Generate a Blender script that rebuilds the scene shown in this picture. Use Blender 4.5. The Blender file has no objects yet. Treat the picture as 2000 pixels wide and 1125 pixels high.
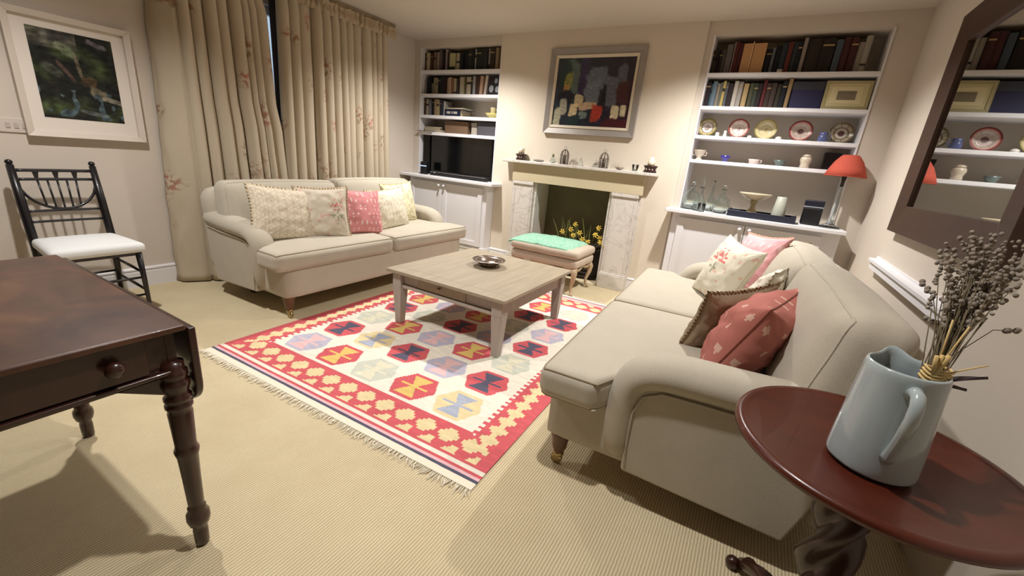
import bpy, math, random
from mathutils import Vector, Matrix, noise as mnoise
random.seed(7)
C = bpy.context.scene.collection
PI = math.pi

# ------------------------------------------------------------------ camera
cam_d = bpy.data.cameras.new('camera'); cam = bpy.data.objects.new('camera', cam_d); C.objects.link(cam)
yaw, pitch, roll = 0.505334279, 0.305139627, 0.0951151315
f = Vector((-math.sin(yaw)*math.cos(pitch), math.cos(yaw)*math.cos(pitch), -math.sin(pitch)))
r = Vector((math.cos(yaw), math.sin(yaw), 0)); u = r.cross(f)
r2 = math.cos(roll)*r + math.sin(roll)*u; u2 = -math.sin(roll)*r + math.cos(roll)*u
cam.matrix_world = Matrix(((r2.x, u2.x, -f.x, 0), (r2.y, u2.y, -f.y, 0), (r2.z, u2.z, -f.z, 1.25), (0, 0, 0, 1)))
cam_d.sensor_width = 36; cam_d.lens = 36*811/2000; cam_d.clip_start = 0.02
bpy.context.scene.camera = cam

# ------------------------------------------------------------------ light
w = bpy.data.worlds.new('world'); bpy.context.scene.world = w; w.use_nodes = True
w.node_tree.nodes['Background'].inputs[0].default_value = (0.62, 0.78, 1.0, 1)
w.node_tree.nodes['Background'].inputs[1].default_value = 0.9
vs = bpy.context.scene.view_settings
vs.view_transform = 'Standard'; vs.look = 'None'; vs.gamma = 1; vs.use_curve_mapping = False
vs.exposure = 0.04
SPOTS = [(-2.9, 0.80, 150), (-2.8, 3.45, 235), (-0.55, 0.95, 130), (-0.4, 3.45, 255)]
for (x, y, e) in SPOTS:
    ld = bpy.data.lights.new('ceiling_spot', 'SPOT'); ld.energy = e; ld.color = (1.0, 0.965, 0.925)
    ld.spot_size = math.radians(138); ld.spot_blend = 1.0; ld.shadow_soft_size = 0.035
    lo = bpy.data.objects.new('ceiling_spot', ld); C.objects.link(lo); lo.location = (x, y, 2.47)

# ------------------------------------------------------------------ helpers
def s2l(c):
    o = []
    for v in c[:3]:
        v = v/255.0
        o.append(v/12.92 if v <= 0.04045 else ((v+0.055)/1.055)**2.4)
    return (*o, 1.0)

MATS = {}
def mat(name, col, rough=0.6, metal=0.0, var=0.0, vscale=6.0, bump=0.0, bscale=60.0, stretch=(1,1,1), spec=0.5, coat=0.0, trans=0.0, sheen=0.0, detail=3.0, emis=None):
    if name in MATS: return MATS[name]
    m = bpy.data.materials.new(name); m.use_nodes = True; nt = m.node_tree; N = nt.nodes; L = nt.links
    b = N['Principled BSDF']; b.inputs['Base Color'].default_value = s2l(col)
    b.inputs['Roughness'].default_value = rough; b.inputs['Metallic'].default_value = metal
    b.inputs['Specular IOR Level'].default_value = spec; b.inputs['Coat Weight'].default_value = coat
    b.inputs['Transmission Weight'].default_value = trans; b.inputs['Sheen Weight'].default_value = sheen
    if emis:
        b.inputs['Emission Color'].default_value = s2l(emis); b.inputs['Emission Strength'].default_value = 1.0
    if var > 0 or bump > 0:
        tc = N.new('ShaderNodeTexCoord'); mp = N.new('ShaderNodeMapping'); mp.inputs['Scale'].default_value = stretch
        L.new(tc.outputs['Object'], mp.inputs['Vector'])
    if var > 0:
        n = N.new('ShaderNodeTexNoise'); n.inputs['Scale'].default_value = vscale; n.inputs['Detail'].default_value = detail
        L.new(mp.outputs[0], n.inputs['Vector'])
        mx = N.new('ShaderNodeMix'); mx.data_type = 'RGBA'
        c = s2l(col); mx.inputs[6].default_value = tuple(max(0, v*(1-var)) for v in c[:3])+(1,); mx.inputs[7].default_value = tuple(min(1, v*(1+var)) for v in c[:3])+(1,)
        L.new(n.outputs[0], mx.inputs[0]); L.new(mx.outputs[2], b.inputs['Base Color'])
    if bump > 0:
        n2 = N.new('ShaderNodeTexNoise'); n2.inputs['Scale'].default_value = bscale; n2.inputs['Detail'].default_value = 2
        L.new(mp.outputs[0], n2.inputs['Vector'])
        bp = N.new('ShaderNodeBump'); bp.inputs['Strength'].default_value = bump; bp.inputs['Distance'].default_value = 0.004
        L.new(n2.outputs[0], bp.inputs['Height']); L.new(bp.outputs[0], b.inputs['Normal'])
    MATS[name] = m
    return m

def attr_mat(name, rough=0.85, bump=0.25, bscale=350, spec=0.2, coat=0.0, weave=0.0):
    if name in MATS: return MATS[name]
    m = mat(name, (200, 200, 200), rough, bump=bump, bscale=bscale, spec=spec, coat=coat)
    nt = m.node_tree; a = nt.nodes.new('ShaderNodeAttribute'); a.attribute_name = 'Col'
    nt.links.new(a.outputs['Color'], nt.nodes['Principled BSDF'].inputs['Base Color'])
    return m

class MB:
    def __init__(s): s.v = []; s.f = []; s.c = []
    def add(s, vs_, fs): 
        n = len(s.v); s.v += [tuple(p) for p in vs_]; s.f += [tuple(i+n for i in q) for q in fs]; return s
    def box(s, x0, x1, y0, y1, z0, z1):
        return s.add([(x0,y0,z0),(x1,y0,z0),(x1,y1,z0),(x0,y1,z0),(x0,y0,z1),(x1,y0,z1),(x1,y1,z1),(x0,y1,z1)],
                     [(0,3,2,1),(4,5,6,7),(0,1,5,4),(1,2,6,5),(2,3,7,6),(3,0,4,7)])
    def frustum(s, x, y, z0, z1, w0, d0, w1, d1, dx=0, dy=0):
        a = [(x-w0/2,y-d0/2,z0),(x+w0/2,y-d0/2,z0),(x+w0/2,y+d0/2,z0),(x-w0/2,y+d0/2,z0)]
        x += dx; y += dy
        a += [(x-w1/2,y-d1/2,z1),(x+w1/2,y-d1/2,z1),(x+w1/2,y+d1/2,z1),(x-w1/2,y+d1/2,z1)]
        return s.add(a, [(0,3,2,1),(4,5,6,7),(0,1,5,4),(1,2,6,5),(2,3,7,6),(3,0,4,7)])
    def prism(s, pts, z0, z1, axis='z'):
        n = len(pts)
        def P(a, b, c): return {'z': (a, b, c), 'y': (a, c, b), 'x': (c, a, b)}[axis]
        vs_ = [P(a, b, z0) for a, b in pts] + [P(a, b, z1) for a, b in pts]
        fs = [tuple(range(n-1, -1, -1)), tuple(range(n, 2*n))] + [(i, (i+1) % n, n+(i+1) % n, n+i) for i in range(n)]
        return s.add(vs_, fs)
    def lathe(s, prof, x=0, y=0, z=0, n=20, cap=True, sx=1, sy=1):
        vs_ = []; fs = []
        for (rr, h) in prof:
            for k in range(n):
                a = 2*PI*k/n; vs_.append((x+rr*sx*math.cos(a), y+rr*sy*math.sin(a), z+h))
        m = len(prof)
        for i in range(m-1):
            for k in range(n):
                fs.append((i*n+k, i*n+(k+1) % n, (i+1)*n+(k+1) % n, (i+1)*n+k))
        if cap:
            if prof[0][0] > 1e-4: fs.append(tuple(range(n-1, -1, -1)))
            if prof[-1][0] > 1e-4: fs.append(tuple((m-1)*n+k for k in range(n)))
        return s.add(vs_, fs)
    def tube(s, pts, rad, n=8, closed=False, cap=True, sq=None):
        pts = [Vector(p) for p in pts]; m = len(pts); R = rad if isinstance(rad, (list, tuple)) else [rad]*m
        vs_ = []; fs = []; up = None
        for i in range(m):
            if closed: t = pts[(i+1) % m]-pts[i-1]
            else: t = pts[min(i+1, m-1)]-pts[max(i-1, 0)]
            t = t.normalized() if t.length > 1e-9 else Vector((0, 0, 1))
            if up is None:
                up = Vector((0, 0, 1)) if abs(t.z) < 0.9 else Vector((1, 0, 0))
                if sq: up = Vector((1, 0, 0))
            a = (up - t*up.dot(t)); a = a.normalized() if a.length > 1e-6 else t.orthogonal().normalized()
            b = t.cross(a); up = a
            for k in range(n):
                an = 2*PI*k/n; ca, sa = math.cos(an), math.sin(an)
                if sq:
                    vs_.append(pts[i]+a*ca*sq[0]*R[i]+b*sa*sq[1]*R[i])
                else: vs_.append(pts[i]+(a*ca+b*sa)*R[i])
        lim = m if closed else m-1
        for i in range(lim):
            for k in range(n):
                j = (i+1) % m
                fs.append((i*n+k, i*n+(k+1) % n, j*n+(k+1) % n, j*n+k))
        if cap and not closed:
            fs.append(tuple(range(n-1, -1, -1))); fs.append(tuple((m-1)*n+k for k in range(n)))
        return s.add(vs_, fs)
    def sphere(s, c, rr, n=12, m=8, sc=(1, 1, 1)):
        prof = [(max(1e-5, rr*math.sin(PI*i/m)), -rr*math.cos(PI*i/m)) for i in range(m+1)]
        b = MB(); b.lathe(prof, n=n, cap=False)
        return s.add([(c[0]+p[0]*sc[0], c[1]+p[1]*sc[1], c[2]+p[2]*sc[2]) for p in b.v], b.f)
    def grid(s, fn, nu, nv, closed_u=False):
        vs_ = [fn(i/nu, j/nv) for j in range(nv+1) for i in range(nu+1)]
        fs = [(j*(nu+1)+i, j*(nu+1)+i+1, (j+1)*(nu+1)+i+1, (j+1)*(nu+1)+i) for j in range(nv) for i in range(nu)]
        return s.add(vs_, fs)
    def build(s, name, material, parent=None, smooth=False, bevel=0.0, loc=None, rot=None, segs=2, angle=40):
        me = bpy.data.meshes.new(name); me.from_pydata(s.v, [], s.f); me.update()
        if material: me.materials.append(material)
        if smooth: me.polygons.foreach_set('use_smooth', [True]*len(me.polygons))
        o = bpy.data.objects.new(name, me); C.objects.link(o)
        if parent: o.parent = parent
        if loc: o.location = loc
        if rot: o.rotation_euler = rot
        if bevel > 0:
            b = o.modifiers.new('bevel', 'BEVEL'); b.width = bevel; b.segments = segs; b.limit_method = 'ANGLE'; b.angle_limit = math.radians(angle)
            me.polygons.foreach_set('use_smooth', [True]*len(me.polygons))
            b.harden_normals = True
        return o

def tag(o, label=None, cat=None, group=None, kind=None):
    if label: o['label'] = label
    if cat: o['category'] = cat
    if group: o['group'] = group
    if kind: o['kind'] = kind
    return o
def thing(name, label, cat, loc=(0, 0, 0), rz=0.0, group=None, rot=None):
    o = bpy.data.objects.new(name, None); C.objects.link(o); o.location = loc
    o.rotation_euler = rot if rot else (0, 0, rz); o.empty_display_size = 0.05
    return tag(o, label, cat, group)
def setcol(o, fn):
    """face colours: fn(face centre, index) -> 0-255 rgb"""
    me = o.data; ca = me.color_attributes.new('Col', 'FLOAT_COLOR', 'CORNER'); data = []
    cache = {}
    for p in me.polygons:
        c = fn(p.center, p.index); c = tuple(c)
        if c not in cache: cache[c] = s2l(c)
        data += list(cache[c])*p.loop_total
    ca.data.foreach_set('color', data)
def lerp(a, b, t): return tuple(x+(y-x)*t for x, y in zip(a, b))
def nz(x, y, z=0.0): return mnoise.noise(Vector((x, y, z)))
def copy_tree(o, parent=None):
    c = o.copy(); C.objects.link(c)
    if parent: c.parent = parent
    for ch in list(o.children): copy_tree(ch, c)
    return c

# ------------------------------------------------------------------ materials
M_wall = mat('wall_paint', (208, 198, 186), 0.85, var=0.03, vscale=3, bump=0.05, bscale=120, spec=0.2)
M_breast = mat('breast_paint', (216, 206, 190), 0.85, var=0.03, vscale=3, bump=0.05, bscale=120, spec=0.2)
M_ceil = mat('ceiling_paint', (198, 188, 176), 0.9, var=0.02, vscale=2, spec=0.1)
M_white = mat('white_woodwork', (226, 225, 228), 0.45, var=0.02, vscale=5, spec=0.4)
M_niche = mat('alcove_paint', (205, 194, 178), 0.8, var=0.02, spec=0.2)
M_linen = mat('sofa_linen', (184, 176, 160), 0.9, var=0.07, vscale=9, bump=0.35, bscale=420, spec=0.15, sheen=0.15)
M_pipe = mat('sofa_piping', (142, 128, 106), 0.9, spec=0.1)
M_mahog = mat('dark_mahogany', (50, 25, 18), 0.28, var=0.35, vscale=7, stretch=(1, 5, 5), coat=0.25, spec=0.5, bump=0.03, bscale=30)
M_mahogred = mat('red_mahogany', (74, 28, 15), 0.30, var=0.4, vscale=5, stretch=(1, 4, 1), coat=0.15, bump=0.03, bscale=40)
M_black = mat('black_lacquer', (18, 16, 20), 0.35, var=0.1, coat=0.2)
M_brass = mat('brass', (172, 152, 112), 0.3, metal=1.0)
M_glass = mat('clear_glass', (235, 242, 240), 0.03, trans=1.0, spec=0.5)
M_marble = mat('white_marble', (214, 208, 200), 0.3, var=0.05, vscale=4)
M_screen = mat('black_screen', (8, 9, 11), 0.12, spec=0.5)
M_plastic = mat('black_plastic', (16, 16, 19), 0.4)

# marble veins
def add_veins(m, base, vein, scale=5.0):
    nt = m.node_tree; N = nt.nodes; L = nt.links; b = N['Principled BSDF']
    tc = N.new('ShaderNodeTexCoord'); n = N.new('ShaderNodeTexNoise'); n.inputs['Scale'].default_value = scale; n.inputs['Detail'].default_value = 8; n.inputs['Distortion'].default_value = 1.6
    L.new(tc.outputs['Object'], n.inputs['Vector'])
    r_ = N.new('ShaderNodeValToRGB'); e = r_.color_ramp.elements; e[0].position = 0.47; e[0].color = s2l(base); e[1].position = 0.53; e[1].color = s2l(base)
    x = r_.color_ramp.elements.new(0.5); x.color = s2l(vein)
    L.new(n.outputs[0], r_.inputs[0]); L.new(r_.outputs[0], b.inputs['Base Color'])
add_veins(M_marble, (212, 207, 200), (192, 185, 178))

# sisal carpet: fine ribs running towards the fireplace
M_sisal = bpy.data.materials.new('sisal_carpet'); M_sisal.use_nodes = True
nt = M_sisal.node_tree; N = nt.nodes; L = nt.links; b = N['Principled BSDF']; b.inputs['Roughness'].default_value = 0.95; b.inputs['Specular IOR Level'].default_value = 0.1
tc = N.new('ShaderNodeTexCoord'); sx = N.new('ShaderNodeSeparateXYZ'); L.new(tc.outputs['Object'], sx.inputs[0])
wob = N.new('ShaderNodeTexNoise'); wob.inputs['Scale'].default_value = 60; L.new(tc.outputs['Object'], wob.inputs['Vector'])
m1 = N.new('ShaderNodeMath'); m1.operation = 'MULTIPLY_ADD'; m1.inputs[1].default_value = 2*PI/0.0105; L.new(sx.outputs[0], m1.inputs[0])
m0 = N.new('ShaderNodeMath'); m0.operation = 'MULTIPLY'; m0.inputs[1].default_value = 2.2; L.new(wob.outputs[0], m0.inputs[0]); L.new(m0.outputs[0], m1.inputs[2])
m2 = N.new('ShaderNodeMath'); m2.operation = 'SINE'; L.new(m1.outputs[0], m2.inputs[0])
m3 = N.new('ShaderNodeMath'); m3.operation = 'MULTIPLY_ADD'; m3.inputs[1].default_value = 0.5; m3.inputs[2].default_value = 0.5; L.new(m2.outputs[0], m3.inputs[0])
big = N.new('ShaderNodeTexNoise'); big.inputs['Scale'].default_value = 5; big.inputs['Detail'].default_value = 5; L.new(tc.outputs['Object'], big.inputs['Vector'])
mxa = N.new('ShaderNodeMix'); mxa.data_type = 'RGBA'; mxa.inputs[6].default_value = s2l((184, 168, 136)); mxa.inputs[7].default_value = s2l((222, 208, 174)); L.new(m3.outputs[0], mxa.inputs[0])
mxb = N.new('ShaderNodeMix'); mxb.data_type = 'RGBA'; mxb.blend_type = 'OVERLAY'; mxb.inputs[0].default_value = 0.22; L.new(mxa.outputs[2], mxb.inputs[6]); L.new(big.outputs['Color'], mxb.inputs[7])
bw = N.new('ShaderNodeRGBToBW'); L.new(big.outputs['Color'], bw.inputs[0]); L.new(bw.outputs[0], mxb.inputs[7])
L.new(mxb.outputs[2], b.inputs['Base Color'])
bp = N.new('ShaderNodeBump'); bp.inputs['Strength'].default_value = 0.5; bp.inputs['Distance'].default_value = 0.003; L.new(m3.outputs[0], bp.inputs['Height']); L.new(bp.outputs[0], b.inputs['Normal'])

# ------------------------------------------------------------------ room shell
XL, XR, YF, YN, ZC = -4.07, 0.75, 4.312, -3.6, 2.5
def struct(name, mb, m, parent=None, **k):
    o = mb.build(name, m, parent, **k)
    if not parent: o['kind'] = 'structure'
    return o
struct('floor', MB().box(XL-0.4, XR+0.2, YN-0.2, YF+0.6, -0.1, 0), M_sisal)
struct('ceiling', MB().box(XL-0.4, XR+0.2, YN-0.2, YF+0.6, ZC, ZC+0.1), M_ceil)
# left wall with a window opening y 1.95..3.45, z 0.85..2.3
wy0, wy1, wz0, wz1 = 1.95, 3.45, 0.85, 2.32
mb = MB(); mb.box(XL-0.3, XL, YN, wy0, 0, ZC); mb.box(XL-0.3, XL, wy1, YF+0.6, 0, ZC); mb.box(XL-0.3, XL, wy0, wy1, 0, wz0); mb.box(XL-0.3, XL, wy0, wy1, wz1, ZC)
struct('wall_left', mb, M_wall)
struct('wall_right', MB().box(XR, XR+0.15, YN, YF+0.6, 0, ZC), M_wall)
struct('wall_near', MB().box(XL, XR, YN-0.15, YN, 0, ZC), mat('near_wall_low_bounce', (120, 108, 94), 0.9))  # unseen wall, coloured dark to cut the light bounced into the shadows
# far wall: chimney breast slightly proud, two alcoves with bookcase recesses
BX0, BX1, YB = -2.78, -0.70, 4.288
LNX = (-3.965, -2.785, 0.90, 2.41); RNX = (-0.645, 0.568, 0.90, 2.39); YD = 4.60
mb = MB()
mb.box(XL, LNX[0], YF, YD+0.2, 0, ZC); mb.box(LNX[0], LNX[1]-0.0, YF, YD+0.2, LNX[3], ZC); mb.box(LNX[0], LNX[1], YD, YD+0.2, 0, LNX[3])
mb.box(RNX[0]-0.06, RNX[0], YF, YD+0.2, 0, ZC); mb.box(RNX[0], RNX[1], YF, YD+0.2, RNX[3], ZC); mb.box(RNX[0], RNX[1], YD, YD+0.2, 0, RNX[3]); mb.box(RNX[1], XR, YF, YD+0.2, 0, ZC)
struct('wall_far', mb, M_wall)
OX0, OX1, OZ = -2.19, -1.30, 1.0
mb = MB(); mb.box(BX0, OX0, YB, YD+0.25, 0, ZC); mb.box(OX1, BX1, YB, YD+0.25, 0, ZC); mb.box(OX0, OX1, YB, YD+0.25, OZ, ZC)
struct('wall_chimney', mb, M_breast)
M_hearth = mat('hearth_olive', (112, 106, 80), 0.85, var=0.25, vscale=4, spec=0.15)
struct('wall_hearth', MB().box(OX0, OX1, YB+0.34, YB+0.5, 0, OZ+0.1), M_hearth)

# baseboards with moulded top
def baseboard(name, p, q, nrm, h=0.155):
    (x0, y0), (x1, y1) = p, q; mb = MB(); nx, ny = nrm
    prof = [(0, 0), (0.018, 0), (0.018, h-0.035), (0.012, h-0.03), (0.012, h-0.022), (0.020, h-0.018), (0.020, h-0.008), (0.010, h), (0, h)]
    vs_ = [(x0+nx*d, y0+ny*d, z) for d, z in prof]+[(x1+nx*d, y1+ny*d, z) for d, z in prof]; n = len(prof)
    fs = [(i, (i+1) % n, n+(i+1) % n, n+i) for i in range(n)]+[tuple(range(n)), tuple(range(2*n-1, n-1, -1))]
    mb.add(vs_, fs); return struct(name, mb, M_white)
baseboard('baseboard_left', (XL, YN), (XL, YF), (1, 0))
baseboard('baseboard_far', (-2.75, YB), (-2.47, YB), (0, -1))
baseboard('baseboard_chimney', (-1.0, YB), (BX1, YB), (0, -1))
baseboard('baseboard_right', (XR, 1.83), (XR, YF), (-1, 0))
baseboard('baseboard_near', (XL, YN), (XR, YN), (0, 1))
# slim ledge along the right wall
mb = MB(); mb.box(0.70, XR, 2.13, 3.49, 0.815, 0.838)
led = struct('trim_1', mb, M_white, bevel=0.004)
struct('ledge_front', MB().box(0.712, 0.75, 2.15, 3.47, 0.775, 0.815), M_white, led)
struct('ledge_back_strip', MB().box(0.738, 0.75, 2.13, 3.49, 0.838, 0.852), M_white, led)

# window behind the curtains
win = thing('window_1', None, None, (XL-0.12, (wy0+wy1)/2, wz0)); win['kind'] = 'structure'
W2 = (wy1-wy0)/2; H2 = wz1-wz0
mb = MB()
for a, b_, c, d in ((-W2, W2, 0, 0.06), (-W2, W2, H2-0.06, H2), (-W2, -W2+0.06, 0, H2), (W2-0.06, W2, 0, H2), (-0.03, 0.03, 0, H2), (-W2, W2, H2/2-0.025, H2/2+0.025)):
    mb.box(-0.03, 0.03, a, b_, c, d)
mb.build('window_frame', M_white, win)
for (a, b_) in ((-W2+0.06, -0.03), (0.03, W2-0.06)):
    for (c, d) in ((0.06, H2/2-0.025), (H2/2+0.025, H2-0.06)):
        MB().box(-0.003, 0.003, a, b_, c, d).build('pane', M_glass, win)
M_blind = mat('blind_fabric', (96, 86, 92), 0.9, var=0.06, vscale=20)
bl = thing('roller_blind', 'dark grey-mauve blind hanging behind the gap between the curtains', 'blind', (XL+0.03, 2.472, 0.9))
MB().box(-0.004, 0.004, 0.0, 1.0, 0, 1.52).build('blind_cloth', M_blind, bl)
MB().box(-0.015, 0.015, 0.0, 1.0, 1.50, 1.54).build('headrail', M_white, bl)

# ------------------------------------------------------------------ alcove shelves and cupboards
def bookcase(name, label, nx, shelves, th):
    t = thing(name, label, 'bookcase', ((nx[0]+nx[1])/2, YF, 0.934)); hw = (nx[1]-nx[0])/2; z0 = 0.934
    for z in shelves:
        MB().box(-hw, hw, -0.012, YD-YF, z-th-z0, z-z0).build('shelf', M_white, t, bevel=0.003)
    for s in (-1, 1):
        x0, x1 = sorted((s*hw, s*(hw-0.012))); MB().box(x0, x1, -0.01, YD-YF, 0, nx[3]-z0).build('side_panel', M_white, t)
    MB().box(-hw, hw, YD-YF-0.006, YD-YF, 0, nx[3]-z0).build('back_panel', M_niche, t)
    return t
bookcase('bookcase', 'white built-in alcove shelves of books above the television', LNX, (2.163, 1.899, 1.654, 1.455), 0.036)
bookcase('bookcase', 'white built-in alcove shelves with books and standing plates above the cupboard right of the fireplace', RNX, (2.10, 1.834, 1.59, 1.38), 0.03)
def cupboard(label, x0, x1, tx0, tx1, yf, doors):
    t = thing('cupboard', label, 'cupboard', ((x0+x1)/2, YF, 0)); ox, oy = (x0+x1)/2, YF
    def B(a, b_, c, d, e, g): return MB().box(a-ox, b_-ox, c-oy, d-oy, e, g)
    B(x0, x1, yf+0.02, YF+0.0, 0, 0.90).build('carcass', M_white, t)
    B(tx0, tx1, yf-0.06, YF, 0.90, 0.932).build('top', M_white, t, bevel=0.006)
    B(max(tx0, x0+0.03), min(tx1, x1-0.03), YF, YD, 0.90, 0.932).build('worktop', M_white, t)
    mb = B(x0-0.012, x1+0.012, yf+0.004, YF, 0, 0.15); mb.box(x0-ox-0.016, x1-ox+0.016, yf-0.004-oy, 0, 0.118, 0.132); mb.build('plinth', M_white, t, bevel=0.004)
    for i, (a, b_) in enumerate(doors):
        d = B(a, b_, yf, yf+0.022, 0.165, 0.862)
        do = d.build('door', M_white, t, bevel=0.002)
        # raised frame around a recessed panel
        fr = MB(); st = 0.055
        for (p, q, e, g) in ((a+st, b_-st, 0.165, 0.165+st), (a+st, b_-st, 0.862-st, 0.862), (a, a+st, 0.165, 0.862), (b_-st, b_, 0.165, 0.862)):
            fr.box(p-ox, q-ox, yf-0.012-oy, yf-oy, e, g)
        fr.build('door_frame', M_white, do)
        bd = MB()
        for (p, q, e, g) in ((a+st, b_-st, 0.165+st, 0.172+st), (a+st, b_-st, 0.855-st, 0.862-st), (a+st, a+st+0.007, 0.165+st, 0.862-st), (b_-st-0.007, b_-st, 0.165+st, 0.862-st)):
            bd.box(p-ox, q-ox, yf-0.007-oy, yf-oy, e, g)
        bd.build('bead', M_white, do)
        kx = (b_-0.035 if i == 0 else a+0.035)-ox
        kb = MB(); kb.lathe([(0.005, 0), (0.006, 0.012), (0.012, 0.018), (0.0155, 0.028), (0.012, 0.038), (0.003, 0.042)], n=14)
        kb.v = [(kx+p[0], yf-0.012-oy-p[2], 0.832+p[1]) for p in kb.v]
        kb.build('knob', M_white, do, smooth=True)
    return t
cupboard('low white panelled cupboard with round knobs under the television', -3.955, -2.75, -4.065, -2.64, 4.13, ((-3.925, -3.398), (-3.392, -2.80)))
cupboard('low white panelled cupboard with round knobs behind the right-hand sofa', -0.66, 0.62, -0.725, 0.64, 4.13, ((-0.60, -0.052), (-0.046, 0.50)))

# ------------------------------------------------------------------ fireplace
fp = thing('fireplace_surround', 'white veined marble fireplace surround with cream stone frieze and mantel shelf', 'fireplace', (-1.74, YB, 0))
ox = -1.74
def FB(a, b_, c, d, e, g): return MB().box(a-ox, b_-ox, c-YB, d-YB, e, g)
M_stone = mat('cream_stone', (198, 186, 156), 0.6, var=0.08, vscale=5, spec=0.3)
FB(-2.585, -0.88, 4.165, YB, 1.192, 1.222).build('mantel_shelf', M_marble, fp, bevel=0.006)
FB(-2.47, -0.99, 4.225, YB, 1.0, 1.192).build('frieze', M_stone, fp, bevel=0.003)
for (a, b_) in ((-2.455, -2.20), (-1.29, -1.025)):
    jb = FB(a, b_, 4.24, YB, 0.165, 0.965).build('jamb', M_marble, fp, bevel=0.004)
    FB(a-0.006, b_+0.006, 4.225, YB, 0.965, 1.0).build('capital', M_marble, fp, bevel=0.005)
    mb = FB(a-0.012, b_+0.012, 4.222, YB, 0, 0.15); mb.box(a-0.006-ox, b_+0.006-ox, 4.23-YB, 0, 0.15, 0.166)
    mb.build('plinth', M_marble, fp, bevel=0.004)
    fr = MB(); c0, c1 = a+0.02, b_-0.02
    for (p, q, e, g) in ((c0, c0+0.008, 0.2, 0.93), (c1-0.008, c1, 0.2, 0.93)): fr.box(p-ox, q-ox, 4.235-YB, 4.24-YB, e, g)
    fr.build('moulding', M_marble, jb)
for (a, b_) in ((-2.20, -2.165), (-1.325, -1.29)):
    FB(a, b_, 4.262, YB+0.1, 0, 1.0).build('slip', M_marble, fp, bevel=0.003)
for (a, b_) in ((-2.482, -2.455), (-1.025, -1.0)):
    FB(a, b_, 4.262, YB, 0, 1.0).build('outer_fillet', M_marble, fp, bevel=0.003)

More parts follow.
